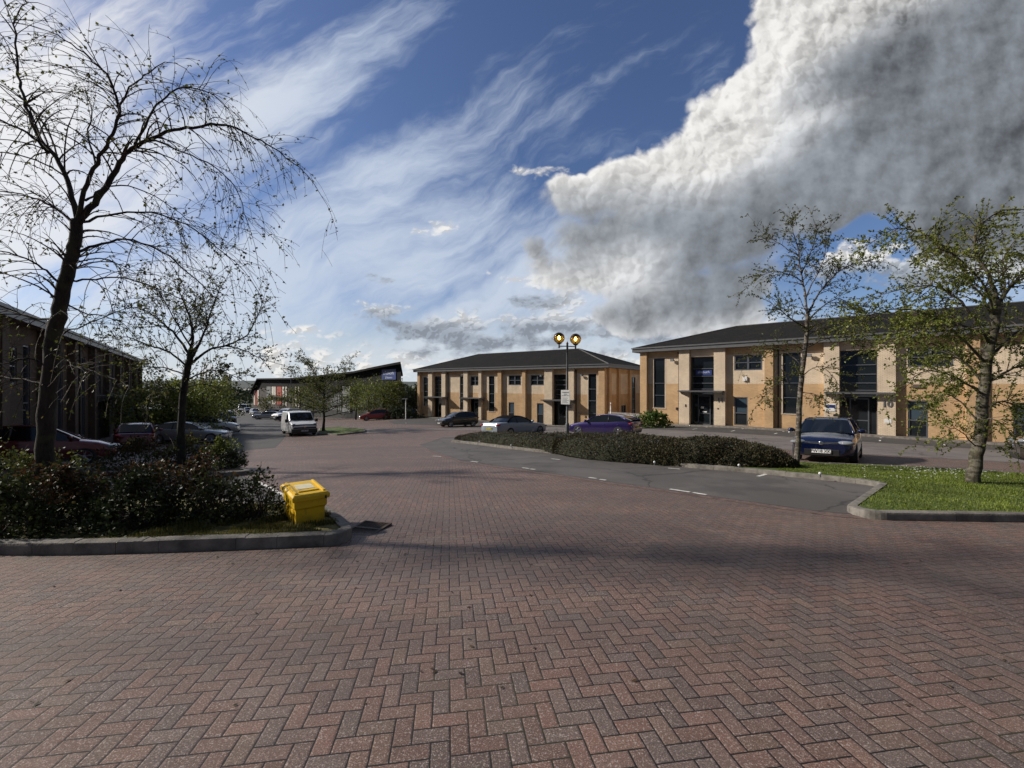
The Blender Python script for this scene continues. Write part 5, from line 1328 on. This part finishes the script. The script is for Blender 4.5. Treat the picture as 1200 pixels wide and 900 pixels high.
    # door seams, handles, mirrors
    if detail>0:
        zs=zbelt(0)
        for s in (-1,1):
            for x in ((gh[0][0]-.02),(bx-.03),(rx+.42 if detail>1 else None)):
                if x is None: continue
                w=hw*lerp_tab(prof,hl-x)[2]; zb=lerp_tab(prof,hl-x)[0]; zu=lerp_tab(prof,hl-x)[3]
                MB().tube([(x,s*w*.97,zb-.05),(x,s*w*.992,zu+(zb-zu)*.62),(x,s*w*.99,zu+(zb-zu)*.35),(x,s*w*.95,zu+.08)],.006,4).build('door_seam',M['ink'],T)
            for x in (bx+.22,bx-.72):
                w=hw*lerp_tab(prof,hl-x)[2]; MB().ball((x,s*(w*.992),zs-.13),(.09,.022,.016),8).build('door_handle',paint,T,smooth=True)
            mo=MB().ball((gh[0][0]-.22,s*(hw+.10),zs+.09),(.075,.115,.075),12).build('mirror',paint if detail>1 else M['black'],T,smooth=True)
            MB().tube([(gh[0][0]-.22,s*hw*.88,zs+.03),(gh[0][0]-.22,s*(hw+.03),zs+.06)],.025,6).build('mirror_arm',M['black'],mo)
    # lamps, grille, bumpers, plates
    zb0,zc0,w0,zu0=lerp_tab(prof,.12)
    def corner(xf,zf,sx,sy,sz,mat,nm,yf=.74,rot=.35):
        for s in (-1,1):
            MB().ball((xf,s*hw*yf,zf),(sx,sy,sz),14,M=Matrix.Rotation(-s*rot*(1 if xf>0 else -1),3,'Z')).build(nm,mat,T,smooth=True)
    lz=lerp_tab(prof,.2)[0]-.06
    corner(hl-.17,lz,.20,.26,.075,M['lampglass'],'headlight',.70,.55)
    corner(-hl+.14,lerp_tab(prof,L-.15)[0]-.10,.16,.24,.075,M['red_lamp'],'tail_light',.72,.6)
    zl=zu0+.02
    MB().prism([(hl-.10,.22),(hl+.012,.25),(hl+.022,.42),(hl-.03,.47),(hl-.16,.45)],-hw*.52,hw*.52,'Y').build('lower_grille',M['black'],T)
    MB().prism([(-hl+.15,.24),(-hl-.010,.27),(-hl-.016,.40),(-hl+.1,.42)],-hw*.60,hw*.60,'Y').build('bumper',M['black'],T)
    if grille=='bar':
        MB().prism([(hl-.12,.56),(hl-.005,.57),(hl-.012,.66),(hl-.14,.69)],-hw*.50,hw*.50,'Y').build('grille',M['black'],T)
        MB().tube([(hl-.085,-hw*.60,.675),(hl-.02,-hw*.42,.635),(hl+.012,0,.62),(hl-.02,hw*.42,.635),(hl-.085,hw*.60,.675)],[.006,.010,.014,.010,.006],6).build('chrome_trim',M['chrome'],T,smooth=True)
        e=MB().lathe([(0,.012),(.055,.012),(.062,0)],18,(hl+.014,0,.645),'X').build('emblem',M['chrome'],T,smooth=True)
        for s in (-1,1): MB().ball((hl-.14,s*hw*.70,.40),(.06,.09,.05),10).build('fog_lamp',M['lampglass'],T,smooth=True)
    def plate(x,z,mat,s,t_):
        o=MB().b2(x-.006,x+.006,-.26,.26,z-.057,z+.057).build('number_plate',mat,T)
        if t_: writing('registration',t_,.125,M['ink'],o,frameM((x+s*.0065,0,z),(0,s,0),(0,0,1)),bold=.004,extr=.001)
    if not no_front: plate(hl+.035,.38 if grille=='bar' else .42,M['plate_white'],1,plate_f)
    plate(-hl-.022,.62,M['plate_yellow'],-1,plate_r)
    # wipers
    if detail>1:
        a=G[0]; 
        for yy in (-.3,.25): MB().tube([(gh[0][0]+.03,yy-.25,zbelt(gh[0][0])+.03),(gh[0][0]-.06,yy+.3,gh[0][1]+.055)],.008,4).build('wiper',M['black'],T)
    return T
HATCH=dict(L=4.02,W=1.75,H=1.48,wb=2.51,fo=.83,r=.315,
  prof=[(0,.60,.62,.70,.30),(.06,.64,.67,.80,.24),(.22,.72,.77,.90,.20),(.55,.82,.89,.965,.19),(1.05,.90,.98,.99,.18),(1.6,.92,.97,1,.18),(2.7,.95,.98,1,.18),(3.4,.99,1.01,.99,.19),(3.8,.98,1.0,.95,.22),(3.96,.90,.93,.88,.27),(4.02,.78,.80,.78,.32)],
  gh=[(1.02,.955),(.30,1.38),(-.05,1.455),(-.55,1.48),(-1.1,1.455),(-1.45,1.40),(-1.83,1.0)])
SALOON=dict(L=4.5,W=1.84,H=1.40,wb=2.80,fo=.85,r=.335,
  prof=[(0,.58,.60,.72,.28),(.07,.62,.65,.82,.22),(.25,.70,.74,.92,.18),(.6,.78,.84,.97,.17),(1.2,.86,.92,.99,.17),(1.7,.89,.94,1,.17),(2.8,.92,.95,1,.17),(3.7,.98,1.0,.98,.18),(4.2,.99,1.02,.93,.22),(4.42,.93,.97,.87,.28),(4.5,.78,.80,.78,.34)],
  gh=[(1.0,.93),(.25,1.30),(-.15,1.38),(-.6,1.40),(-1.1,1.35),(-1.5,1.24),(-2.02,1.02)])
CONV=dict(SALOON,H=1.37,gh=[(.80,.94),(.12,1.28),(-.15,1.35),(-.6,1.37),(-.95,1.31),(-1.2,1.20),(-1.52,1.0)],L=4.65,prof=[(a*4.65/4.5,*q) for a,*q in [(0,.58,.60,.72,.28),(.07,.62,.65,.82,.22),(.25,.70,.74,.92,.18),(.6,.78,.84,.97,.17),(1.2,.86,.92,.99,.17),(1.7,.89,.94,1,.17),(2.8,.92,.95,1,.17),(3.7,.97,.985,.98,.18),(4.2,.97,.99,.93,.22),(4.42,.93,.95,.87,.28),(4.5,.78,.80,.78,.34)]])
SUV=dict(L=4.4,W=1.85,H=1.66,wb=2.66,fo=.86,r=.35,
  prof=[(0,.72,.74,.74,.34),(.08,.80,.83,.84,.28),(.25,.90,.95,.93,.24),(.6,.98,1.03,.98,.23),(1.2,1.04,1.09,1,.22),(2.8,1.08,1.1,1,.22),(3.8,1.12,1.14,.98,.24),(4.2,1.10,1.12,.95,.27),(4.34,1.0,1.03,.9,.32),(4.4,.85,.87,.82,.38)],
  gh=[(1.05,1.08),(.35,1.54),(0,1.63),(-.6,1.66),(-1.3,1.64),(-1.72,1.57),(-2.05,1.12)])
P_blue=carpaint('paint_navy',(.003,.009,.048),.4,.22); P_grey=carpaint('paint_grey',(.27,.31,.35),.35,.45,.4); P_violet=carpaint('paint_violet',(.035,.022,.12),.5,.25)
P_black=carpaint('paint_black',(.010,.010,.012),.3,.25); P_red=carpaint('paint_red',(.25,.010,.012),.25,.28); P_dred=carpaint('paint_dark_red',(.13,.008,.012),.3,.28)
P_silver=carpaint('paint_silver',(.42,.44,.46),.75,.3); P_white=carpaint('paint_white',(.74,.75,.76),0,.3); P_brown=carpaint('paint_bronze_grey',(.07,.06,.05),.5,.3)
P_top=simple('soft_top',(.007,.007,.008),.95,spec=.05)
def centre(xf,yf,head,off):
    h=Vector(head).normalized(); return (xf-h.x*off, yf-h.y*off)
# blue hatchback nose first behind the birch
h=(-.674,-.738); Xb,Yb=centre(10.0,13.35,h,2.0)
car('parked_car','navy blue hatchback parked nose-on behind the birch at the edge of the lawn',Xb,Yb,h,P_blue,plate_f='FW18 XKJ',**HATCH)
car('parked_car','grey convertible with black soft top and yellow rear plate behind the left hedge',(604-600)/F*27,27.2,(.70,.715),P_grey,roofmat=P_top,plate_r='DS70 GKX',grille=None,rim=M['rim_dark'],**CONV)
car('parked_car','metallic violet-blue fastback parked right of the lamp post',(708-600)/F*26.6,26.6,(-.77,.64),P_violet,plate_r='LM19 OUV',grille=None,**dict(SALOON,gh=[(1.0,.93),(.25,1.29),(-.15,1.37),(-.6,1.39),(-1.1,1.34),(-1.5,1.25),(-2.12,1.03)]))
car('parked_car','black hatchback parked in front of the left end of the central office',(536-600)/F*41,41,(-.80,-.60),P_black,group=None,plate_f='KX66 TUV',**HATCH)
car('parked_car','bright red hatchback in front of the far dark building',(438-600)/F*57,57.5,(-.90,-.43),P_red,group=None,**HATCH)
car('parked_car','dark red hatchback seen from behind left of the young spreading tree',(160-600)/F*23.5,23.5,(-.62,.78),P_dred,plate_r='YK14 RRO',**HATCH)
car('parked_car','dark red car side-on behind the trunk of the big bare tree',-17.0,14.9,(.76,.65),P_dred,**HATCH)
car('parked_car','silver saloon car behind the young spreading tree in the left car park',(222-600)/F*27.5,27.5,(.93,.36),P_silver,**SALOON)
car('parked_car','pale silver people carrier behind the silver saloon',(240-600)/F*33,33.2,(.85,.5),P_silver,**SUV)
car('parked_car','bronze-grey car cut off by the right edge of the picture',17.45,11.55,(-.76,.65),P_brown,no_front=True,**SUV)
g='cars parked along the left side of the road'
car('parked_car','black car beside the road just below the narrow conifer',(266-600)/F*48,48,(.55,-.83),P_black,group=g,detail=0,**SUV)
car('parked_car','dark estate half hidden by the trees left of the road',(256-600)/F*44,44,(.55,-.83),P_black,group=g,detail=0,**HATCH)
g='cars parked in front of the far building'
def fc(px,Y,head,paint,spec,lab,**k): return car('parked_car',lab,(px-600)/F*Y,Y,head,paint,group=g,detail=0,**spec)
fc(315,79,(-.9,-.4),P_black,SUV,'black estate below the red and white cladding')
fc(314,69.5,(-.95,-.3),P_silver,SALOON,'low silver car left of the small white van far up the road')
fc(341,62,(-.95,-.3),P_black,HATCH,'dark car squeezed between the two white vans')
fc(352,70,(-.9,-.4),P_blue,HATCH,'dark blue car behind the roof of the near white van')
fc(299,100,(.7,-.7),P_silver,HATCH,'small pale car at the far gable with red strips')
fc(290,112,(.7,-.7),P_black,HATCH,'dark car just right of the distant white lorry')
g='cars parked behind the central office'
car('parked_car','dark car half hidden at the left corner of the central office',(481-600)/F*62,62,(.9,.3),P_black,detail=0,**HATCH)
# ---- vans
def van(name,label,X,Y,head,paint,L=5.0,W=1.93,H=1.92,r=.33,group=None,plate=None,detail=2,hood=.95,cowl=1.12):
    T=thing(name,label,'van',(X,Y,0),0,group); stand(T,X,Y,head); hl=L/2; hw=W/2
    st=[(0,.30,.78,.86),(.10,.22,.92,.93),(.45,.20,1.05,.98),(hood,.20,cowl,1.0),(hood+.06,.20,cowl+.03,1.0),(hood+.85,.20,H-.10,1.0),(hood+1.15,.20,H-.02,1.0),(L*.6,.20,H,1.0),(L-.12,.22,H-.01,1.0),(L-.02,.28,H-.06,.985),(L,.34,H-.12,.97)]
    mb=MB(); m=14
    for x,zu,zt,wf in st:
        w=hw*wf; tum=max(0,(zt-1.1)/(H-1.1))*.10 if zt>1.1 else 0
        ring=[(0,zu),(w*.88,zu),(w*.98,zu+.10),(w,zu+.4),(w*(1-tum*.25),min(zt-.06,1.1)),(w*(1-tum),zt-.09),(w*(.93-tum),zt-.01),(0,zt+.02)]
        for a,b in ring+[(-a,b) for a,b in ring[1:-1][::-1]]: mb.v.append((hl-x,a,b))
    for i in range(len(st)-1):
        for k in range(m): k2=(k+1)%m; mb.f.append((i*m+k,i*m+k2,(i+1)*m+k2,(i+1)*m+k)); mb.m.append(0)
    mb.f+=[tuple(range(m))[::-1],tuple((len(st)-1)*m+k for k in range(m))]; mb.m+=[0,0]
    bo=mb.build('body',paint,T,fix=True)
    fx=hl-.88; rx=-hl+.95
    cut=MB()
    for x in (fx,rx):
        for s in (-1,1):
            a,b=sorted((s*hw*.6,s*hw*1.2)); cut.lathe([(0,a),(r*1.15,a),(r*1.15,b),(0,b)],24,(x,0,r),'Y')
    boolean_cut(bo,cut); bo.data.polygons.foreach_set('use_smooth',[True]*len(bo.data.polygons)); bo.data.set_sharp_from_angle(angle=R(25))
    for x in (fx,rx):
        for s in (-1,1): wheel(T,x,s*(hw-.12),r,.21,M['rim_dark'])
    # glazing set a few millimetres proud of the body
    x0=hl-hood-.10; x1=hl-hood-.82; z0=cowl+.06; z1=H-.15; n=Vector((z1-z0,0,x0-x1)).normalized()*.012
    a=Vector((x0,0,z0))+n; b=Vector((x1,0,z1))+n
    mb=MB(); 
    for yy,f in ((-.90,0),(-.45,.01),(0,.014),(.45,.01),(.90,0)): mb.v+= [(a.x+f*2,yy*hw*.97,a.z+f),(b.x+f*2,yy*hw*.90,b.z+f)]
    for i in range(4): mb.f.append((2*i,2*i+2,2*i+3,2*i+1)); mb.m.append(0)
    mb.build('windscreen',M['carglass'],T,smooth=True)
    for s in (-1,1):
        y0=s*(hw*.985+.012); y1=s*(hw*.925+.012)
        MB().quad((hl-hood-.18,y0,1.10),(hl-hood-1.25,y0,1.10),(hl-hood-1.25,y1,H-.22),(hl-hood-.88,y1,H-.22)).build('side_window',M['carglass'],T)
        mo=MB().box((hl-hood-.25,s*(hw+.14),1.18),(.10,.20,.26)).build('mirror',M['black'],T); bevel(mo,.03)
        MB().ball((hl-.22,s*hw*.76,.86),(.16,.19,.12),12,M=Matrix.Rotation(-s*.5,3,'Z')).build('headlight',M['lampglass'],T,smooth=True)
        MB().box((-hl-.005,s*hw*.90,1.0),(.03,.12,.5)).build('tail_light',M['red_lamp'],T)
        MB().tube([(hl-hood-1.3,s*(hw*.993+.002),.3),(hl-hood-1.3,s*(hw+.002),1.0),(hl-hood-1.3,s*(hw*.94),H-.2)],.008,4).build('door_seam',M['ink'],T)
        MB().tube([(hl-hood-.15,s*(hw*.993+.002),.3),(hl-hood-.15,s*(hw+.002),1.0)],.008,4).build('door_seam',M['ink'],T)
    MB().prism([(hl-.28,.22),(hl+.03,.24),(hl+.05,.40),(hl+.02,.56),(hl-.2,.58)],-hw*.95,hw*.95,'Y').build('bumper',M['black'],T)
    MB().prism([(hl-.15,.58),(hl+.02,.58),(hl-.03,.88),(hl-.2,.92)],-hw*.86,hw*.86,'Y').build('grille',M['black'],T)
    MB().lathe([(0,.012),(.08,.012),(.09,0)],18,(hl-.01,0,.73),'X').build('emblem',M['chrome'],T)
    o=MB().b2(hl+.05,hl+.062,-.26,.26,.36,.475).build('number_plate',M['plate_white'],T)
    if plate: writing('registration',plate,.125,M['ink'],o,frameM((hl+.063,0,.417),(0,1,0),(0,0,1)),bold=.004,extr=.001)
    return T
hv=(.606,-.795); Xv,Yv=centre((357-600)/F*32.6,32.6,hv,2.45)
van('panel_van','white panel van with black front bumper standing beside the road island',Xv,Yv,hv,P_white,plate='AU68 BXV')
van('panel_van','white delivery van driving down the far end of the road',(284-600)/F*118,118,(.55,-.83),P_white,L=5.5,W=2.0,H=2.45,hood=.8,cowl=1.3)
van('panel_van','small white van in the row before the far building',(336-600)/F*66,66,(-.35,-.93),P_white,L=4.4,W=1.8,H=1.85)
van('panel_van','pale grey long van behind the silver cars in the left car park',(198-600)/F*33,33.5,(.93,.36),carpaint('paint_lilac_white',(.42,.43,.50),0,.4),L=5.9,W=2.0,H=2.1)
# ------------------------------------------------------------ street furniture
X,Y=2.42,18.1; zz=gq(X,Y)+.09
T=thing('street_lamp','dark lamp post with two smoked globes with amber lamps lit, rising out of the hedge','street lamp',(X,Y,zz))
Hp=CZ+(450-403)/F*Y-zz
MB().lathe([(.085,0),(.085,1.0),(.075,1.05),(.052,1.1),(.045,Hp),(.055,Hp+.02),(.0,Hp+.12)],14).build('column',M['post_dark'],T,smooth=True)
o=MB().tube([(-.36,.0,Hp-.10),(.0,0,Hp-.10),(.36,-.0,Hp-.13)],.022,8).build('arm',M['post_dark'],T)
M['lamp_shade_glass']=None
def smoked():
    m=bpy.data.materials.new('smoked_globe'); m.use_nodes=True; t=NT(m.node_tree); t.n.clear()
    co=t.node('ShaderNodeTexCoord').outputs['Object']
    tr=t.node('ShaderNodeBsdfTransparent'); tr.inputs[0].default_value=(.80,.58,.24,1); g=t.node('ShaderNodeBsdfGlossy'); g.inputs['Roughness'].default_value=.03; g.inputs[0].default_value=(.9,.9,.9,1)
    lw=t.node('ShaderNodeLayerWeight'); lw.inputs[0].default_value=.25; mx=t.node('ShaderNodeMixShader'); t.l.new(t.rng(lw.outputs['Fresnel'],0,1,.06,.75),mx.inputs[0]); t.l.new(tr.outputs[0],mx.inputs[1]); t.l.new(g.outputs[0],mx.inputs[2])
    o=t.node('ShaderNodeOutputMaterial'); t.l.new(mx.outputs[0],o.inputs[0]); return m
GL=smoked(); BULB=simple('lit_bulb',(.9,.7,.3),.5,emit=(1,.62,.18),es=40); REF=simple('lamp_reflector',(.05,.045,.04),.35,metal=.6)
for s,dz in ((-1,0),(1,-.05)):
    x=s*.36; z=Hp-.10+dz
    l=MB().tube([(x,0,z-.09),(x,0,z+.08)],.035,8).lathe([(.05,.08),(.11,.12),(.12,.16)],14,(x,0,z)).build('lamp_holder',M['post_dark'],T)
    MB().ball((x,0,z+.36),.245,28).build('globe',GL,l,smooth=True)
    MB().lathe([(0,.232),(.10,.212),(.17,.163),(.215,.09),(.20,.09),(.155,.15),(.0,.215)],24,(x,0,z+.36)).build('reflector',REF,l,smooth=True)
    MB().ball((x,0,z+.36),(.055,.055,.09),12).build('bulb',BULB,l,smooth=True)
    MB().tube([(x,0,z+.12),(x,0,z+.28)],.03,8).build('bulb_socket',M['post_dark'],l)
zs=CZ+(450-465.5)/F*Y
S_=thing('notice_sign','white parking notice board strapped to the lamp post','sign',(X-.08,Y-.06,zs),R(-33))
o=MB().b2(-.215,.205,-.02,0,-.31,.31).build('board',M['white_panel'],S_); bevel(o,.008)
ik=simple('sign_grey_print',(.22,.24,.26),.6)
writing('lettering','PARKING',.075,ik,o,frameM((0,-.024,.21),(1,0,0),(0,0,1)),bold=.002,extr=.001)
writing('lettering','PERMIT\nHOLDERS ONLY',.052,ik,o,frameM((0,-.024,.10),(1,0,0),(0,0,1)),extr=.001)
for k,(w_,z_) in enumerate(((.26,-.03),(.22,-.08),(.30,-.13),(.2,-.18),(.26,-.23))): MB().b2(-.15,-.15+w_,-.024,-.021,z_-.008,z_+.008).build('printed_line',ik,o)
MB().lathe([(.055,.16),(.06,.16),(.06,.19),(.055,.19)],12,(.04,.06,0)).lathe([(.055,-.19),(.06,-.19),(.06,-.16),(.055,-.16)],12,(.04,.06,0)).build('strap',M['post_grey'],S_)
# grit bin
N0=Vector((-2.745,5.2)); e1=Vector((math.cos(R(40)),math.sin(R(40)))); e2=Vector((-e1.y,e1.x)); bw,bl=.42,.68
c=N0+e1*bw/2+e2*bl/2; zb=gq(c.x,c.y)+.10
T=thing('grit_bin','yellow plastic grit bin with lidded top at the end of the left kerb','grit bin',(c.x,c.y,zb),R(40))
hb_=.40
mb=MB()
def ringr(a,b,z): return [(-a,-b,z),(a,-b,z),(a,b,z),(-a,b,z)]
lv_=[ringr(bw/2*.80,bl/2*.86,0),ringr(bw/2*.84,bl/2*.88,hb_*.55),ringr(bw/2*.865,bl/2*.895,hb_*.60),ringr(bw/2*.93,bl/2*.94,hb_*.62),ringr(bw/2*.95,bl/2*.96,hb_)]
for r_ in lv_: mb.v+=r_
for i in range(len(lv_)-1):
    for k in range(4): mb.f.append((4*i+k,4*i+(k+1)%4,4*i+4+(k+1)%4,4*i+4+k)); mb.m.append(0)
mb.f.append((3,2,1,0)); mb.m.append(0); mb.f.append((16,17,18,19)); mb.m.append(0)
o=mb.build('body',M['yellow'],T,fix=True); bevel(o,.014,3,25)
mb=MB(); lr=[ringr(bw/2+.012,bl/2+.012,hb_-.055),ringr(bw/2+.018,bl/2+.018,hb_+.004),ringr(bw/2-.01,bl/2-.01,hb_+.03)]
for r_ in lr: mb.v+=r_
for i in range(2):
    for k in range(4): mb.f.append((4*i+k,4*i+(k+1)%4,4*i+4+(k+1)%4,4*i+4+k)); mb.m.append(0)
mb.f.append((3,2,1,0)); mb.f.append((8,9,10,11)); mb.m+=[0,0]
for v in range(len(mb.v)):
    x,y,z=mb.v[v]; mb.v[v]=(x,y,z+.035*(y/bl+.5))
l=mb.build('lid',M['yellow'],T,fix=True); bevel(l,.012,3,25)
tl=Matrix.Rotation(math.atan(.035/bl),3,'X')
for k in (-1,1): bb=MB().box((k*bw*.40,0,hb_+.055),(.03,bl*.86,.022),M=tl).build('rib',M['yellow'],l); bevel(bb,.006)
bb=MB().box((0,-bl*.30,hb_+.042),(bw*.6,.03,.02),M=tl).build('rib',M['yellow'],l); bevel(bb,.006)
MB().box((0,.03,hb_+.052),(bw*.5,bl*.34,.004),M=tl).build('label',simple('bin_label',(.75,.68,.45),.5),l)
writing('embossed_letters','GRIT',.20,M['yellow'],o,frameM((-bw/2*.845,0,hb_*.30),(0,-1,0),(0,0,1)),bold=.01,extr=.008)
MB().tube([(bw/2-.04,-bl/2-.01,hb_-.02),(bw/2-.04,-bl/2-.03,hb_-.05)],.012,6).build('catch',M['black'],l)
# kerb-side bay marker studs
def stud(px,py,lab,r=.036):
    X,Y=on_ground(px,py); z=gq(X,Y)+.115
    T=thing('bay_marker',lab,'marker',(X,Y,z),0,'white bay marker studs on the kerbs')
    MB().lathe([(.018,-.02),(.018,.03)],8).build('stem',M['post_grey'],T); MB().ball((0,0,.03+r),(r,r*.8,r),12).build('knob',M['white_panel'],T,smooth=True)
for px,py,lab in ((961,564,'white marker stud on the kerb nearest the lawn corner'),(866,553,'white marker stud on the kerb below the right hedge mound'),(767,549,'white marker stud on the kerb where the middle hedge meets the right mound'),
    (699,538,'white marker stud at the foot of the middle hedge'),(599,526.5,'white marker stud on the kerb below the grey convertible'),(562,521.5,'leftmost white marker stud, near the tip of the long island')): stud(px,py,lab)
for px,py,lab in ((770,500,'white marker stud on the far kerb by the laurel hedge'),(808.5,502,'white marker stud on the far kerb before the door of unit 11'),(925,510,'white marker stud on the far kerb left of the blue car'),(476,498,'white marker stud on the far kerb near the left corner of the central office')): stud(px,py,lab,.055)
# palisade railing, gate post and white posts right of the central office
def along12s(o,s): return (9.9+.8135*o+.5816*s, 43.8-.5816*o+.8135*s)
p0=Vector(along12s(.6,-.6)); p1=Vector((12.6,39.6)); z=gq(p0.x,p0.y)
T=thing('metal_railing','pale metal palisade railing between the central office and the laurel hedge','railing',(p0.x,p0.y,z),math.atan2((p1-p0).y,(p1-p0).x)); Lr=(p1-p0).length
for zz_ in (.3,1.25): MB().b2(0,Lr,-.015,.015,zz_,zz_+.045).build('rail',M['mesh_white'],T)
for k in range(int(Lr/.14)): MB().prism([(k*.14+.03,-.3),(k*.14+.09,-.3),(k*.14+.09,1.45),(k*.14+.06,1.55),(k*.14+.03,1.45)],-.03,-.018,'Y').build('pale',M['mesh_white'],T)
for x in (0,Lr/2,Lr): MB().b2(x-.04,x+.04,-.02,.05,-.4,1.5).build('post',M['post_grey'],T)
MB().b2(1.0,1.35,-.05,-.035,.75,1.1).build('warning_plate',M['white_panel'],T)
def whitepost(px,Y,ytop,label,r=.05,bar=0):
    X=(px-600)/F*Y; z=gq(X,Y); h=CZ+(450-ytop)/F*Y-z
    T=thing('white_post',label,'post',(X,Y,z)); MB().lathe([(r*1.6,0),(r*1.6,.04),(r,.05),(r,h),(r*.6,h+.03),(0,h+.035)],12).build('shaft',M['white_panel'],T,smooth=True)
    if bar: MB().b2(-bar,bar*.4,-.03,.03,h-.02,h+.06).build('arm',M['white_panel'],T)
    else: MB().lathe([(r*1.02,h-.25),(r*1.02,h-.15)],12).build('band',M['red_clad'],T)
whitepost(715.6,40.5,472,'slim white post standing by the right corner of the central office')
whitepost(475.5,56,467.5,'white post with a short crossbar left of the central office',.05,.5)
# far street light
def far_lamp(px,Y,ytop,label):
    X=(px-600)/F*Y; z=gq(X,Y); h=CZ+(450-ytop)/F*Y-z
    T=thing('street_lamp',label,'street lamp',(X,Y,z)); MB().tube([(0,0,0),(0,0,h*.6),(0,0,h)],[.09,.07,.05],8).build('column',M['post_grey'],T)
    MB().tube([(0,0,h),(-.5,0,h+.12),(-1.2,0,h+.14)],.04,6).build('arm',M['post_grey'],T); MB().ball((-1.4,0,h+.12),(.35,.12,.07),10).build('lantern',M['post_grey'],T,smooth=True)
far_lamp(341,84,432.5,'tall thin street light above the roof of the far building')
# junction sign on two legs behind the white van
X=(373-600)/F*42; Y=42; z=gq(X,Y)
T=thing('street_sign','small grey directional board on two legs right of the white van','sign',(X,Y,z))
MB().b2(-.75,.75,-.02,.02,1.5,1.75).build('board',M['post_grey'],T)
for x in (-.5,.5): MB().b2(x-.03,x+.03,.02,.06,0,1.72).build('leg',M['post_dark'],T)
